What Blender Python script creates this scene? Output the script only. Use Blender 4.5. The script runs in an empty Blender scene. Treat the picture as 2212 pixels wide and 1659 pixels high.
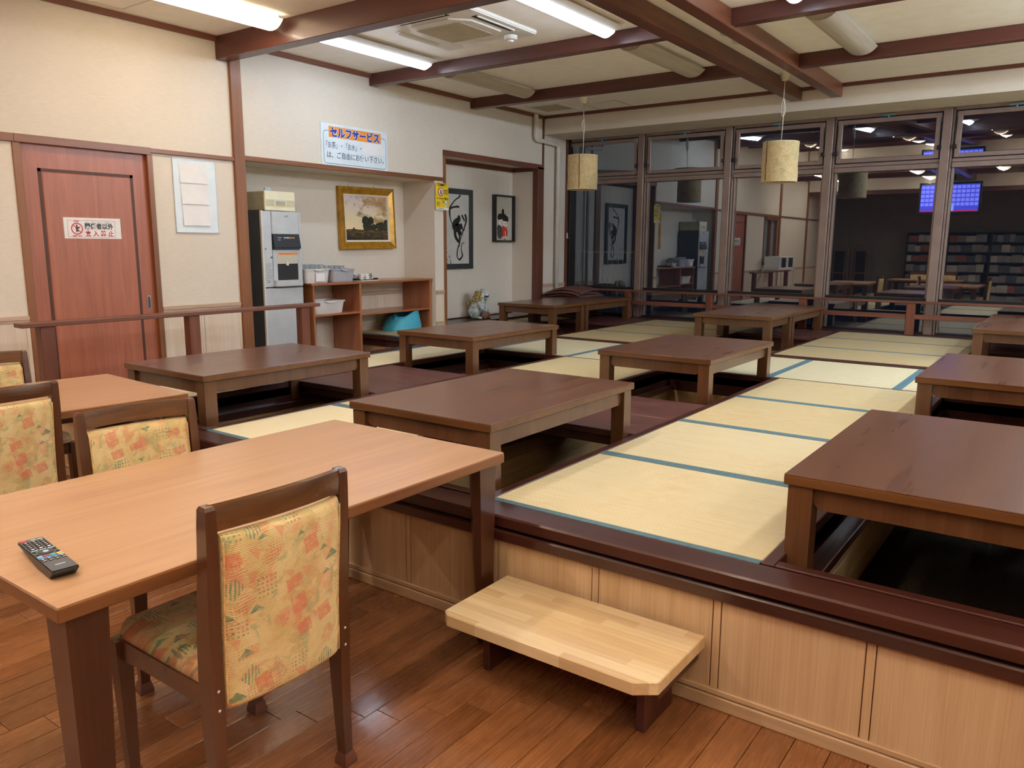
import bpy, bmesh, math, random
from mathutils import Vector, Matrix, Euler
rnd = random.Random(7)
PI = math.pi
SC = bpy.context.scene
COL = SC.collection

# ------------------------------------------------------------ camera, world, exposure
F_PX, YAW, PITCH, ROLL = 1687.8, 0.62763, -0.17481, 0.00499
cam = bpy.data.cameras.new('camera')
cam.sensor_fit = 'HORIZONTAL'
cam.sensor_width = 36.0
cam.lens = F_PX / 2212.0 * 36.0
cam.clip_start = 0.02
cam.clip_end = 100
camo = bpy.data.objects.new('camera', cam)
COL.objects.link(camo)
_r = Vector((math.cos(YAW), math.sin(YAW), 0))
_f = Vector((-math.sin(YAW) * math.cos(PITCH), math.cos(YAW) * math.cos(PITCH), math.sin(PITCH)))
_u = _r.cross(_f)
_r2 = _r * math.cos(ROLL) + _u * math.sin(ROLL)
_u2 = -_r * math.sin(ROLL) + _u * math.cos(ROLL)
_m = Matrix((_r2, _u2, -_f)).transposed().to_4x4()
_m.translation = Vector((0, 0, 1.394))
camo.matrix_world = _m
SC.camera = camo

SC.view_settings.view_transform = 'Standard'
SC.view_settings.look = 'None'
SC.view_settings.gamma = 1.0
SC.view_settings.use_curve_mapping = False
SC.view_settings.exposure = 1.3
world = bpy.data.worlds.new('night')
SC.world = world
world.use_nodes = True
world.node_tree.nodes['Background'].inputs[0].default_value = (0.05, 0.07, 0.12, 1)
world.node_tree.nodes['Background'].inputs[1].default_value = 0.04

LIT_WHITE = 16.0      # radiance of the white tubes
LIT_WARM = 9.5       # radiance of the warm covers
SC.cycles.max_bounces = 10
SC.cycles.diffuse_bounces = 6
SC.cycles.adaptive_threshold = .015
SC.cycles.glossy_bounces = 4
SC.cycles.transparent_max_bounces = 12
SC.cycles.caustics_reflective = False
SC.cycles.caustics_refractive = False
SC.cycles.sample_clamp_indirect = 6.0
SC.cycles.use_denoising = True

# ------------------------------------------------------------ colour + node helpers
def lin(c):
    def f(v):
        v /= 255.0
        return v / 12.92 if v <= 0.04045 else ((v + 0.055) / 1.055) ** 2.4
    return (f(c[0]), f(c[1]), f(c[2]), 1.0)

class NT:
    def __init__(self, name):
        self.m = bpy.data.materials.new(name)
        self.m.use_nodes = True
        self.t = self.m.node_tree
        self.t.nodes.clear()
        self.out = self.n('ShaderNodeOutputMaterial')
        self.b = self.n('ShaderNodeBsdfPrincipled')
        self.l(self.b.outputs[0], self.out.inputs[0])
    def n(self, kind, **kw):
        nd = self.t.nodes.new(kind)
        for k, v in kw.items():
            if k.startswith('i_'):
                nd.inputs[k[2:].replace('_', ' ')].default_value = v
            else:
                setattr(nd, k, v)
        return nd
    def l(self, a, b):
        self.t.links.new(a, b)
    def coord(self, which='Object', scale=(1, 1, 1), rnd_off=True, rot=(0, 0, 0)):
        tc = self.n('ShaderNodeTexCoord')
        mp = self.n('ShaderNodeMapping')
        mp.inputs['Scale'].default_value = scale
        mp.inputs['Rotation'].default_value = rot
        if rnd_off:
            oi = self.n('ShaderNodeObjectInfo')
            mu = self.n('ShaderNodeVectorMath', operation='MULTIPLY_ADD')
            cb = self.n('ShaderNodeCombineXYZ')
            for k in range(3):
                self.l(oi.outputs['Random'], cb.inputs[k])
            self.l(cb.outputs[0], mu.inputs[0])
            mu.inputs[1].default_value = (13.7, 7.3, 9.1)
            self.l(tc.outputs[which], mu.inputs[2])
            self.l(mu.outputs[0], mp.inputs[0])
        else:
            self.l(tc.outputs[which], mp.inputs[0])
        return mp.outputs[0]
    def noise(self, vec, scale=5, detail=4, rough=.55, dist=0.0):
        nd = self.n('ShaderNodeTexNoise')
        nd.inputs['Scale'].default_value = scale
        nd.inputs['Detail'].default_value = detail
        nd.inputs['Roughness'].default_value = rough
        nd.inputs['Distortion'].default_value = dist
        self.l(vec, nd.inputs['Vector'])
        return nd.outputs[0]
    def ramp(self, fac, stops):
        r = self.n('ShaderNodeValToRGB')
        e = r.color_ramp.elements
        while len(e) < len(stops):
            e.new(0.5)
        for i, (p, c) in enumerate(stops):
            e[i].position = p
            e[i].color = c if len(c) == 4 else lin(c)
        self.l(fac, r.inputs[0])
        return r.outputs[0]
    def mix(self, fac, a, b, blend='MIX'):
        m = self.n('ShaderNodeMix', data_type='RGBA', blend_type=blend)
        for s, v in ((0, fac), (6, a), (7, b)):
            if hasattr(v, 'links') or hasattr(v, 'is_linked'):
                self.l(v, m.inputs[s])
            else:
                m.inputs[s].default_value = v
        return m.outputs[2]
    def math(self, op, a, b=None, c=None, clamp=False):
        m = self.n('ShaderNodeMath', operation=op, use_clamp=clamp)
        for k, v in enumerate((a, b, c)):
            if v is None:
                continue
            if hasattr(v, 'is_linked'):
                self.l(v, m.inputs[k])
            else:
                m.inputs[k].default_value = v
        return m.outputs[0]
    def bump(self, h, strength=.2, dist=.01):
        bp = self.n('ShaderNodeBump')
        bp.inputs['Strength'].default_value = strength
        bp.inputs['Distance'].default_value = dist
        self.l(h, bp.inputs['Height'])
        self.l(bp.outputs[0], self.b.inputs['Normal'])
    def fin(self, col=None, rough=.5, metal=0., spec=.5, coat=0., crough=.1):
        if col is not None:
            if hasattr(col, 'is_linked'):
                self.l(col, self.b.inputs['Base Color'])
            else:
                self.b.inputs['Base Color'].default_value = col if len(col) == 4 else lin(col)
        if hasattr(rough, 'is_linked'):
            self.l(rough, self.b.inputs['Roughness'])
        else:
            self.b.inputs['Roughness'].default_value = rough
        self.b.inputs['Metallic'].default_value = metal
        self.b.inputs['Specular IOR Level'].default_value = spec
        self.b.inputs['Coat Weight'].default_value = coat
        self.b.inputs['Coat Roughness'].default_value = crough
        return self.m

def plain(name, c, rough=.5, metal=0., spec=.5, coat=0., var=.06, scale=8., bump=0.):
    t = NT(name)
    v = t.coord()
    nz = t.noise(v, scale, 3)
    L = lin(c)
    d = tuple(max(0, x * (1 - var * 2)) for x in L[:3]) + (1,)
    b = tuple(min(1, x * (1 + var * 2)) for x in L[:3]) + (1,)
    col = t.ramp(nz, [(.3, d), (.7, b)])
    if bump:
        t.bump(t.noise(v, scale * 12, 2), bump, .003)
    return t.fin(col, rough, metal, spec, coat)

def wood(name, c1, c2, axis='x', scale=1., rough=.4, coat=0., bump=.08, fine=.35, var=.12, crough=.15, figure=0.6):
    t = NT(name)
    st = {'x': (1.0, 14, 14), 'y': (14, 1.0, 14), 'z': (14, 14, 1.0)}[axis]
    v = t.coord(scale=tuple(s * scale for s in st))
    n1 = t.noise(v, 1.0, 5, .6, figure)
    st2 = {'x': (1.5, 120, 120), 'y': (120, 1.5, 120), 'z': (120, 120, 1.5)}[axis]
    v2 = t.coord(scale=tuple(s * scale for s in st2))
    n2 = t.noise(v2, 1.0, 3, .6, 0)
    col = t.ramp(n1, [(.28, c1), (.72, c2)])
    dk = t.ramp(n2, [(.25, (1 - fine, 1 - fine, 1 - fine, 1)), (.65, (1, 1, 1, 1))])
    col = t.mix(1.0, col, dk, 'MULTIPLY')
    oi = t.n('ShaderNodeObjectInfo')
    val = t.math('MULTIPLY_ADD', oi.outputs['Random'], var * 2, 1 - var)
    hs = t.n('ShaderNodeHueSaturation')
    t.l(val, hs.inputs['Value'])
    t.l(col, hs.inputs['Color'])
    rg = t.math('MULTIPLY_ADD', n1, .18, rough - .09)
    if bump:
        t.bump(n2, bump, .002)
    return t.fin(hs.outputs[0], rg, 0, .5, coat, crough)

def emit(name, c, strength):
    t = NT(name)
    t.b.inputs['Base Color'].default_value = lin(c)
    t.b.inputs['Emission Color'].default_value = lin(c)
    t.b.inputs['Emission Strength'].default_value = strength
    t.b.inputs['Roughness'].default_value = .4
    return t.m

# ------------------------------------------------------------ materials
def m_wallpaper():
    t = NT('woven_wallpaper')
    v = t.coord(scale=(6, 6, 60), rnd_off=False)
    a = t.noise(v, 2.5, 5, .65)
    v2 = t.coord(scale=(30, 30, 90), rnd_off=False)
    b = t.noise(v2, 3, 3, .6)
    v3 = t.coord(scale=(1, 1, .7), rnd_off=False)
    c = t.noise(v3, 1.6, 3)
    col = t.ramp(a, [(.25, (216, 208, 195)), (.75, (232, 225, 214))])
    col = t.mix(.25, col, t.ramp(c, [(.3, (214, 206, 193)), (.7, (234, 228, 218))]))
    h = t.math('ADD', a, t.math('MULTIPLY', b, .5))
    t.bump(h, .35, .004)
    return t.fin(col, .8, 0, .25)

def m_ceiling():
    t = NT('ceiling_board')
    v = t.coord(rnd_off=False)
    a = t.noise(v, 160, 3, .7)
    b = t.noise(v, 9, 3)
    col = t.ramp(b, [(.3, (243, 238, 229)), (.7, (249, 245, 238))])
    t.bump(a, .35, .003)
    return t.fin(col, .75, 0, .35)

def m_tatami(name, rib_axis, c1, c2, wornc, worn=.5):
    t = NT(name)
    tc = t.n('ShaderNodeTexCoord')
    sp = t.n('ShaderNodeSeparateXYZ')
    t.l(tc.outputs['Object'], sp.inputs[0])
    r = sp.outputs[1 if rib_axis == 'y' else 0]
    s = sp.outputs[0 if rib_axis == 'y' else 1]
    rib = t.math('ABSOLUTE', t.math('SINE', t.math('MULTIPLY', r, PI / .0125)))
    row = t.math('FLOOR', t.math('MULTIPLY', r, 1 / .0125))
    off = t.math('MULTIPLY', t.math('MODULO', row, 2.0), PI / 2)
    cross = t.math('ABSOLUTE', t.math('SINE', t.math('ADD', t.math('MULTIPLY', s, PI / .019), off)))
    st = (3, 240, 3) if rib_axis == 'y' else (240, 3, 3)
    v = t.coord(scale=st)
    straw = t.noise(v, 1.0, 3, .6)
    v2 = t.coord(scale=(1, 1, 1))
    big = t.noise(v2, 2.2, 5, .6, .4)
    patch = t.noise(v2, 14, 4, .7)
    col = t.ramp(straw, [(.25, c1), (.75, c2)])
    wf = t.math('MULTIPLY', t.ramp(big, [(.42, (0, 0, 0, 1)), (.66, (1, 1, 1, 1))]), worn)
    col = t.mix(wf, col, t.ramp(patch, [(.3, wornc), (.75, c2)]))
    shade = t.math('MULTIPLY_ADD', t.math('MULTIPLY', rib, t.math('MULTIPLY_ADD', cross, .18, .82)), .3, .74)
    cb = t.n('ShaderNodeCombineColor')
    for k in range(3):
        t.l(shade, cb.inputs[k])
    col = t.mix(1.0, col, cb.outputs[0], 'MULTIPLY')
    oi = t.n('ShaderNodeObjectInfo')
    hs = t.n('ShaderNodeHueSaturation')
    t.l(t.math('MULTIPLY_ADD', oi.outputs['Random'], .08, .97), hs.inputs['Value'])
    t.l(col, hs.inputs['Color'])
    t.bump(t.math('MULTIPLY', rib, t.math('MULTIPLY_ADD', cross, .2, .8)), .5, .002)
    return t.fin(hs.outputs[0], .5, 0, .4)

def m_floor():
    t = NT('floor_plank_wood')
    oi = t.n('ShaderNodeObjectInfo')
    at = t.n('ShaderNodeAttribute', attribute_name='rnd')
    r = t.math('FRACT', t.math('ADD', oi.outputs['Random'], at.outputs['Fac']))
    tc = t.n('ShaderNodeTexCoord')
    cb = t.n('ShaderNodeCombineXYZ')
    for k in range(3):
        t.l(t.math('MULTIPLY', r, (17.3, 5.1, 9.7)[k]), cb.inputs[k])
    ad = t.n('ShaderNodeVectorMath', operation='ADD')
    t.l(tc.outputs['Object'], ad.inputs[0])
    t.l(cb.outputs[0], ad.inputs[1])
    mp = t.n('ShaderNodeMapping')
    mp.inputs['Scale'].default_value = (11, 1.5, 11)
    t.l(ad.outputs[0], mp.inputs[0])
    n1 = t.noise(mp.outputs[0], 1.0, 4, .55, 1.4)
    rings = t.math('ABSOLUTE', t.math('SINE', t.math('MULTIPLY', n1, 26)))
    mp2 = t.n('ShaderNodeMapping')
    mp2.inputs['Scale'].default_value = (150, 5, 150)
    t.l(ad.outputs[0], mp2.inputs[0])
    n2 = t.noise(mp2.outputs[0], 1.0, 3)
    base = t.ramp(r, [(.0, (132, 82, 46)), (.35, (150, 98, 58)), (.7, (166, 110, 68)), (1., (142, 90, 52))])
    dk = t.ramp(rings, [(.05, (.62, .58, .55, 1)), (.5, (1, 1, 1, 1))])
    col = t.mix(.55, base, t.mix(1.0, base, dk, 'MULTIPLY'))
    dk2 = t.ramp(n2, [(.3, (.78, .76, .74, 1)), (.6, (1, 1, 1, 1))])
    col = t.mix(1.0, col, dk2, 'MULTIPLY')
    t.bump(t.math('ADD', n2, t.math('MULTIPLY', rings, .5)), .10, .001)
    return t.fin(col, t.math('MULTIPLY_ADD', n2, .14, .2), 0, .5, .35, .12)

def m_fabric():
    t = NT('abstract_print_fabric')
    tc = t.n('ShaderNodeTexCoord')
    uv = tc.outputs['UV']
    def sc(s, ang=0., off=0.):
        mp = t.n('ShaderNodeMapping')
        mp.inputs['Scale'].default_value = (s, s, s)
        mp.inputs['Rotation'].default_value = (0, 0, ang)
        mp.inputs['Location'].default_value = (off, off * .7, 0)
        t.l(uv, mp.inputs[0])
        return mp.outputs[0]
    def xy(v):
        sx = t.n('ShaderNodeSeparateXYZ')
        t.l(v, sx.inputs[0])
        return sx.outputs
    def both(a, b):
        return t.math('MULTIPLY', a, b)
    base = t.ramp(t.noise(sc(9), 1, 5, .65, .5), [(.3, (206, 180, 122)), (.5, (226, 204, 148)), (.72, (236, 218, 170))])
    for s_, off, lo, hi, amt, c in ((12, 3.1, .54, .64, .5, (190, 160, 92)), (14, 7.7, .53, .63, .6, (226, 158, 122)),
                                    (17, 1.3, .56, .64, .55, (156, 174, 128))):
        k = t.ramp(t.noise(sc(s_, .4, off), 1, 4, .68, .9), [(lo, (0, 0, 0, 1)), (hi, (1, 1, 1, 1))])
        base = t.mix(t.math('MULTIPLY', k, amt), base, lin(c))
    def geo(scale, ang, off, gate, chan, c, amt, mode):
        """torn rectangles and triangles with ragged edges, some hatched"""
        dv = t.n('ShaderNodeVectorMath', operation='ADD')
        wob = t.n('ShaderNodeTexNoise')
        wob.inputs['Scale'].default_value = 60
        t.l(uv, wob.inputs['Vector'])
        sw = t.n('ShaderNodeVectorMath', operation='SCALE')
        sw.inputs['Scale'].default_value = .10
        t.l(wob.outputs['Color'], sw.inputs[0])
        t.l(sc(scale, ang, off), dv.inputs[0])
        t.l(sw.outputs[0], dv.inputs[1])
        o = xy(dv.outputs[0])
        cx, cy = t.math('FLOOR', o[0]), t.math('FLOOR', o[1])
        fx, fy = t.math('FRACT', o[0]), t.math('FRACT', o[1])
        cb = t.n('ShaderNodeCombineXYZ')
        t.l(cx, cb.inputs[0]); t.l(cy, cb.inputs[1])
        wn = t.n('ShaderNodeTexWhiteNoise', noise_dimensions='2D')
        t.l(cb.outputs[0], wn.inputs['Vector'])
        sp = t.n('ShaderNodeSeparateColor')
        t.l(wn.outputs['Color'], sp.inputs[0])
        on = t.math('GREATER_THAN', wn.outputs['Value'], gate)
        w = t.math('MULTIPLY_ADD', sp.outputs[0], .35, .45)
        h = t.math('MULTIPLY_ADD', sp.outputs[1], .4, .45)
        m = both(both(t.math('GREATER_THAN', fx, .12), t.math('LESS_THAN', fx, w)), both(t.math('GREATER_THAN', fy, .1), t.math('LESS_THAN', fy, h)))
        if mode == 'tri':
            m = both(m, t.math('LESS_THAN', fx, t.math('MULTIPLY', fy, 1.1)))
        if mode == 'hatch':
            m = both(m, t.math('GREATER_THAN', t.math('SINE', t.math('MULTIPLY', t.math('ADD', fx, fy), 34)), .0))
        if mode == 'dots':
            m = both(m, both(t.math('GREATER_THAN', t.math('SINE', t.math('MULTIPLY', fx, 44)), .25), t.math('GREATER_THAN', t.math('SINE', t.math('MULTIPLY', fy, 44)), .25)))
        soft = t.ramp(t.noise(sc(70, 0, 2), 1, 3, .7), [(.3, (.35, .35, .35, 1)), (.55, (1, 1, 1, 1))])
        return t.mix(t.math('MULTIPLY', both(both(m, on), soft), amt), c[0], lin(c[1]))
    base = geo(15, .22, 0.0, .72, 0, (base, (220, 124, 98)), .7, 'rect')
    base = geo(17, -.6, 4.3, .76, 0, (base, (216, 134, 106)), .75, 'hatch')
    base = geo(21, .9, 8.1, .80, 0, (base, (96, 140, 114)), .85, 'tri')
    base = geo(13, .05, 2.2, .70, 0, (base, (104, 136, 108)), .75, 'dots')
    base = geo(19, -.25, 6.6, .80, 0, (base, (222, 146, 118)), .65, 'tri')
    base = geo(16, .75, 9.9, .84, 0, (base, (110, 146, 120)), .8, 'hatch')
    base = geo(18, .12, 5.5, .80, 0, (base, (214, 120, 96)), .8, 'dots')
    sy = xy(uv)
    rib = t.math('SINE', t.math('MULTIPLY', sy[1], 2 * PI / .0042))
    t.bump(rib, .35, .001)
    return t.fin(base, .7, 0, .3)

def m_painting():
    """a small landscape in oils: bright dusk sky, brown clouds, dark clump of trees, heath"""
    t = NT('landscape_canvas')
    tc = t.n('ShaderNodeTexCoord')
    sx = t.n('ShaderNodeSeparateXYZ')
    t.l(tc.outputs['UV'], sx.inputs[0])
    x, y = sx.outputs[0], sx.outputs[1]
    def sc(a, b):
        mp = t.n('ShaderNodeMapping')
        mp.inputs['Scale'].default_value = (a, b, 1)
        t.l(tc.outputs['UV'], mp.inputs[0])
        return mp.outputs[0]
    sky = t.ramp(y, [(.25, (244, 216, 168)), (.5, (244, 232, 194)), (.75, (234, 222, 208)), (1., (220, 206, 210))])
    cl = t.noise(sc(3, 4.2), 1.3, 6, .62, .6)
    where = t.math('ADD', t.math('MULTIPLY', x, .35), t.math('MULTIPLY', y, .3))
    cm = t.ramp(t.math('ADD', cl, t.math('MULTIPLY_ADD', where, .75, -.20)), [(.55, (0, 0, 0, 1)), (.68, (1, 1, 1, 1))])
    sky = t.mix(t.math('MULTIPLY', cm, .85), sky, t.ramp(cl, [(.4, (206, 164, 100)), (.7, (132, 98, 62))]))
    gr = t.noise(sc(9, 26), 1.0, 5, .7, .4)
    ground = t.ramp(gr, [(.3, (30, 30, 24)), (.5, (76, 62, 38)), (.62, (128, 106, 58)), (.78, (60, 60, 44))])
    gd = t.ramp(y, [(.0, (.35, .33, .38, 1)), (.2, (1, 1, 1, 1))])
    ground = t.mix(1.0, ground, gd, 'MULTIPLY')
    isg = t.math('LESS_THAN', t.math('ADD', y, t.math('MULTIPLY_ADD', t.noise(sc(6, 6), 1, 3), .05, -.025)), .25)
    col = t.mix(isg, sky, ground)
    lf = t.noise(sc(15, 15), 1.0, 5, .7)
    def blob(cx, cy, rx, ry, wob=.5):
        a = t.math('MULTIPLY', t.math('SUBTRACT', x, cx), 1 / rx)
        b = t.math('MULTIPLY', t.math('SUBTRACT', y, cy), 1 / ry)
        d = t.math('ADD', t.math('MULTIPLY', a, a), t.math('MULTIPLY', b, b))
        d = t.math('ADD', d, t.math('MULTIPLY_ADD', lf, wob * 3, -wob * 1.5))
        return t.math('LESS_THAN', d, 1.0)
    tree = None
    for bl in ((.47, .45, .085, .10), (.60, .45, .07, .09), (.50, .32, .10, .10), (.57, .30, .06, .09),
               (.66, .30, .06, .08), (.84, .32, .14, .10), (.97, .36, .06, .13), (.19, .26, .02, .035)):
        k = blob(*bl)
        tree = k if tree is None else t.math('MAXIMUM', tree, k)
    col = t.mix(tree, col, t.ramp(lf, [(.35, (24, 30, 24)), (.6, (50, 56, 36)), (.75, (110, 96, 50))]))
    return t.fin(col, .35, 0, .4, .3)

MT = {}
MT['wallpaper'] = m_wallpaper()
MT['ceiling'] = m_ceiling()
MT['floor'] = m_floor()
MT['tatami'] = m_tatami('woven_rush', 'y', (214, 200, 158), (236, 226, 190), (218, 194, 146), .75)
MT['tatami_pale'] = m_tatami('woven_rush_pale', 'x', (228, 218, 180), (244, 236, 206), (232, 218, 176), .4)
MT['tatami_aisle'] = m_tatami('woven_rush_aisle', 'x', (216, 204, 164), (236, 226, 192), (222, 204, 160), .4)
MT['tatami_dimmed'] = m_tatami('woven_rush_dimmed', 'y', (200, 182, 136), (226, 210, 166), (208, 180, 130), .7)  # rush colour darkened for the rear mats, which get more lamp light
MT['tatami_far_dimmed'] = m_tatami('woven_rush_far_dimmed', 'y', (180, 160, 116), (206, 188, 146), (190, 160, 112), .7)  # rush darkened further: dimness of the window end put into the colour
MT['heri'] = plain('cloth_edging_teal', (84, 118, 132), .75, var=.08, scale=60, bump=.2)
MT['mahogany'] = wood('dark_mahogany', (52, 24, 20), (84, 42, 34), 'x', .8, .33, .25, .05, .25, .06)
MT['mahogany_y'] = wood('dark_mahogany_along_y', (52, 24, 20), (84, 42, 34), 'y', .8, .33, .25, .05, .25, .06)
MT['boards'] = wood('worn_red_brown_boards', (72, 40, 40), (120, 76, 70), 'x', 1.6, .42, .1, .12, .35, .1, figure=1.2)
MT['pine'] = wood('knotty_pine', (172, 136, 88), (206, 170, 116), 'x', .8, .5, 0, .06, .2, .1)
MT['pine_y'] = wood('knotty_pine_along_y', (172, 136, 88), (206, 170, 116), 'y', .8, .5, 0, .06, .2, .1)
MT['carpet'] = plain('dark_pit_carpet', (52, 44, 36), .95, spec=.1, var=.2, scale=90, bump=.6)
MT['veneer'] = wood('pale_oak_veneer', (196, 162, 124), (214, 184, 148), 'z', 1.4, .45, 0, .06, .2, .05)
MT['veneer_x'] = wood('pale_oak_veneer_along', (186, 152, 116), (206, 174, 138), 'x', 1.2, .42, 0, .05, .2, .05)
MT['wainscot'] = wood('wainscot_veneer', (220, 204, 184), (234, 220, 204), 'z', 1.4, .5, 0, .05, .14, .05)
MT['wainscot_y'] = wood('wainscot_rail', (184, 156, 134), (206, 180, 158), 'y', 1.2, .5, 0, .05, .2, .05)
MT['post'] = wood('brown_timber_post', (126, 78, 44), (156, 100, 60), 'z', .7, .45, .1, .04, .2, .05)
MT['post_dark'] = wood('dark_timber_post', (92, 52, 36), (120, 72, 52), 'z', .7, .45, .1, .04, .2, .05)
MT['trim_y'] = wood('brown_timber_trim', (122, 76, 48), (150, 96, 62), 'y', .7, .45, .1, .04, .2, .05)
MT['beam_x'] = wood('dark_beam_across', (78, 40, 32), (106, 58, 48), 'x', .6, .4, .2, .04, .18, .04)
MT['beam_y'] = wood('brown_beam_along', (92, 50, 34), (128, 76, 52), 'y', .6, .4, .2, .06, .3, .05, figure=2.2)
MT['cornice_y'] = wood('cornice_along', (104, 58, 40), (128, 76, 54), 'y', .6, .45, .1, .03, .15, .04)
MT['cornice_x'] = wood('cornice_across', (88, 48, 38), (112, 64, 50), 'x', .6, .45, .1, .03, .15, .04)
MT['door'] = wood('red_brown_door_veneer', (160, 92, 68), (184, 114, 88), 'z', .9, .42, .1, .03, .16, .02, figure=1.6)
MT['door_groove'] = plain('door_groove_dark', (78, 42, 30), .5)
MT['walnut'] = wood('walnut_tabletop', (92, 54, 38), (112, 70, 50), 'y', 1.0, .3, .45, .03, .14, .05, crough=.22, figure=.1)
MT['walnut_leg'] = wood('walnut_stain', (84, 52, 30), (112, 74, 46), 'z', 1.0, .32, .4, .04, .2, .04)
MT['walnut_edge'] = wood('walnut_edge', (90, 56, 28), (122, 80, 42), 'x', 1.0, .34, .3, .04, .2, .04)
MT['oak_top'] = wood('oak_tabletop', (182, 140, 104), (202, 160, 124), 'y', 1.1, .34, .3, .03, .14, .03, crough=.25)
MT['oak_edge'] = wood('oak_table_edge', (122, 76, 42), (150, 98, 58), 'y', 1.0, .4, .2, .03, .18, .03)
MT['oak_leg'] = wood('brown_table_leg', (62, 32, 20), (86, 48, 30), 'z', 1.0, .35, .3, .03, .16, .03)
MT['chair_wood'] = wood('chair_stain', (72, 40, 22), (102, 62, 36), 'z', 1.0, .3, .5, .04, .2, .04)
MT['chair_rail'] = wood('chair_top_stain', (78, 46, 24), (116, 76, 40), 'y', 1.0, .26, .6, .04, .2, .04)
MT['fabric'] = m_fabric()
MT['piping'] = plain('fabric_piping', (214, 174, 118), .7, var=.15, scale=50)
MT['foot_cap'] = plain('brown_foot_cap', (104, 66, 52), .4)
MT['butcher'] = None
MT['stool_leg'] = wood('stool_leg_red_brown', (64, 32, 26), (94, 52, 44), 'z', 1.0, .42, .1, .04, .2, .05)
MT['shelf_wood'] = wood('red_brown_shelf', (156, 94, 60), (188, 122, 82), 'z', .8, .32, .35, .03, .25, .06)
MT['shelf_wood_y'] = wood('red_brown_shelf_board', (152, 92, 58), (184, 120, 78), 'y', .8, .32, .35, .03, .25, .06)
MT['rail'] = wood('handrail_red_brown', (100, 58, 44), (132, 80, 62), 'y', .9, .45, .1, .05, .25, .05)
MT['rail_x'] = wood('handrail_red_brown_across', (100, 58, 44), (132, 80, 62), 'x', .9, .45, .1, .05, .25, .05)
MT['rail_post'] = wood('handrail_post_red_brown', (96, 50, 34), (134, 78, 54), 'z', .9, .45, .1, .05, .25, .05)
MT['bronze'] = plain('bronze_window_frame', (142, 124, 116), .36, .35, var=.05)
MT['black'] = plain('black_plastic', (20, 20, 22), .4)
MT['black_paint'] = plain('black_lacquer_frame', (24, 24, 26), .32, coat=.3)
MT['grey_frame'] = plain('dark_grey_frame', (56, 60, 66), .35)
MT['white_plastic'] = plain('white_plastic', (226, 226, 222), .42, var=.03)
MT['white_paint'] = plain('white_painted_metal', (224, 222, 214), .4, var=.03)
MT['pvc'] = plain('white_pipe', (222, 218, 210), .4, var=.03)
MT['cream'] = plain('cream_plastic', (232, 228, 200), .45, var=.03)
MT['cream_side'] = plain('aged_cream_metal', (178, 170, 142), .5, var=.06)
MT['paper'] = plain('white_paper', (236, 238, 242), .85, spec=.2, var=.02)
MT['sign_white'] = plain('sign_board_white', (226, 240, 250), .45, var=.02)
MT['orange'] = plain('print_orange', (244, 156, 62), .5, var=.03)
MT['blue_ink'] = plain('print_blue', (40, 62, 176), .5, var=.02)
MT['slate_ink'] = plain('print_slate', (72, 96, 120), .5, var=.02)
MT['red_ink'] = plain('print_red', (204, 40, 62), .5, var=.02)
MT['ink'] = plain('print_black', (24, 24, 30), .5, var=.02)
MT['yellow'] = plain('poster_yellow', (240, 208, 40), .5, var=.04)
MT['steel'] = plain('silver_panel', (196, 202, 208), .34, .2, var=.03)
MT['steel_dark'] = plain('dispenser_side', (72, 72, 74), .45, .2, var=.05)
MT['chrome'] = plain('chrome', (210, 212, 214), .15, 1., var=.02)
MT['panel_dark'] = plain('control_panel', (46, 50, 60), .3, var=.04)
MT['gold'] = plain('gilt_frame', (176, 128, 32), .32, .35, var=.14, scale=14)
MT['gold_top'] = plain('gilt_frame_upper', (150, 106, 34), .35, .35, var=.1, scale=14)
MT['linen'] = plain('linen_slip', (228, 222, 208), .7, var=.03)
MT['painting'] = m_painting()
MT['art_paper'] = plain('calligraphy_paper', (206, 206, 202), .7, var=.03)
MT['art_ink'] = plain('sumi_ink', (22, 22, 22), .6, var=.1)
MT['doll_paper'] = plain('mat_board_grey', (196, 194, 182), .7, var=.03)
MT['doll_red'] = plain('kimono_red', (206, 62, 48), .7, var=.2, scale=40)
MT['doll_pattern'] = plain('kimono_dark_print', (72, 68, 60), .7, var=.6, scale=90)
MT['doll_face'] = plain('doll_face', (232, 226, 218), .6, var=.02)
MT['booster'] = plain('turquoise_foam', (70, 172, 200), .55, var=.05)
MT['bin_white'] = plain('white_washing_bin', (222, 222, 222), .4, var=.03)
MT['bin_grey'] = plain('grey_washing_bin', (180, 184, 196), .4, var=.03)
MT['cushion'] = plain('mauve_brown_cushion_cloth', (108, 76, 72), .9, spec=.15, var=.1, scale=40, bump=.3)
MT['lamp_white'] = plain('lamp_housing', (228, 226, 220), .4, var=.02)
MT['grille'] = plain('intake_grille', (206, 200, 186), .6, var=.04, scale=200)
MT['dark_slot'] = plain('dark_slot', (30, 30, 32), .6)
MT['cord'] = plain('white_cord', (224, 216, 196), .6, var=.03)
MT['blue_clip'] = plain('pale_blue_latch', (110, 150, 168), .5)
MT['remote'] = plain('remote_grey', (86, 90, 98), .42, var=.03)
MT['remote_body'] = plain('remote_black', (26, 26, 28), .38, var=.03)
MT['ice'] = plain('key_label_blue', (176, 206, 224), .5, var=.02)
MT['key_red'] = plain('key_red', (216, 62, 84), .5)
MT['key_green'] = plain('key_green', (90, 196, 176), .5)
MT['key_blue'] = plain('key_blue', (84, 160, 220), .5)
MT['key_yellow'] = plain('key_yellow', (226, 216, 64), .5)
MT['key_grey'] = plain('key_grey', (70, 72, 82), .45)
MT['rattan'] = wood('rattan', (120, 84, 50), (150, 110, 70), 'z', 1.0, .5, 0)
MT['dark_shelf'] = plain('dark_bookcase', (40, 38, 40), .5)
MT['lobby_wall'] = plain('dim_lobby_wall', (120, 112, 98), .8, var=.04)
MT['night_ground'] = plain('balcony_slab', (60, 60, 62), .9)

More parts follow.
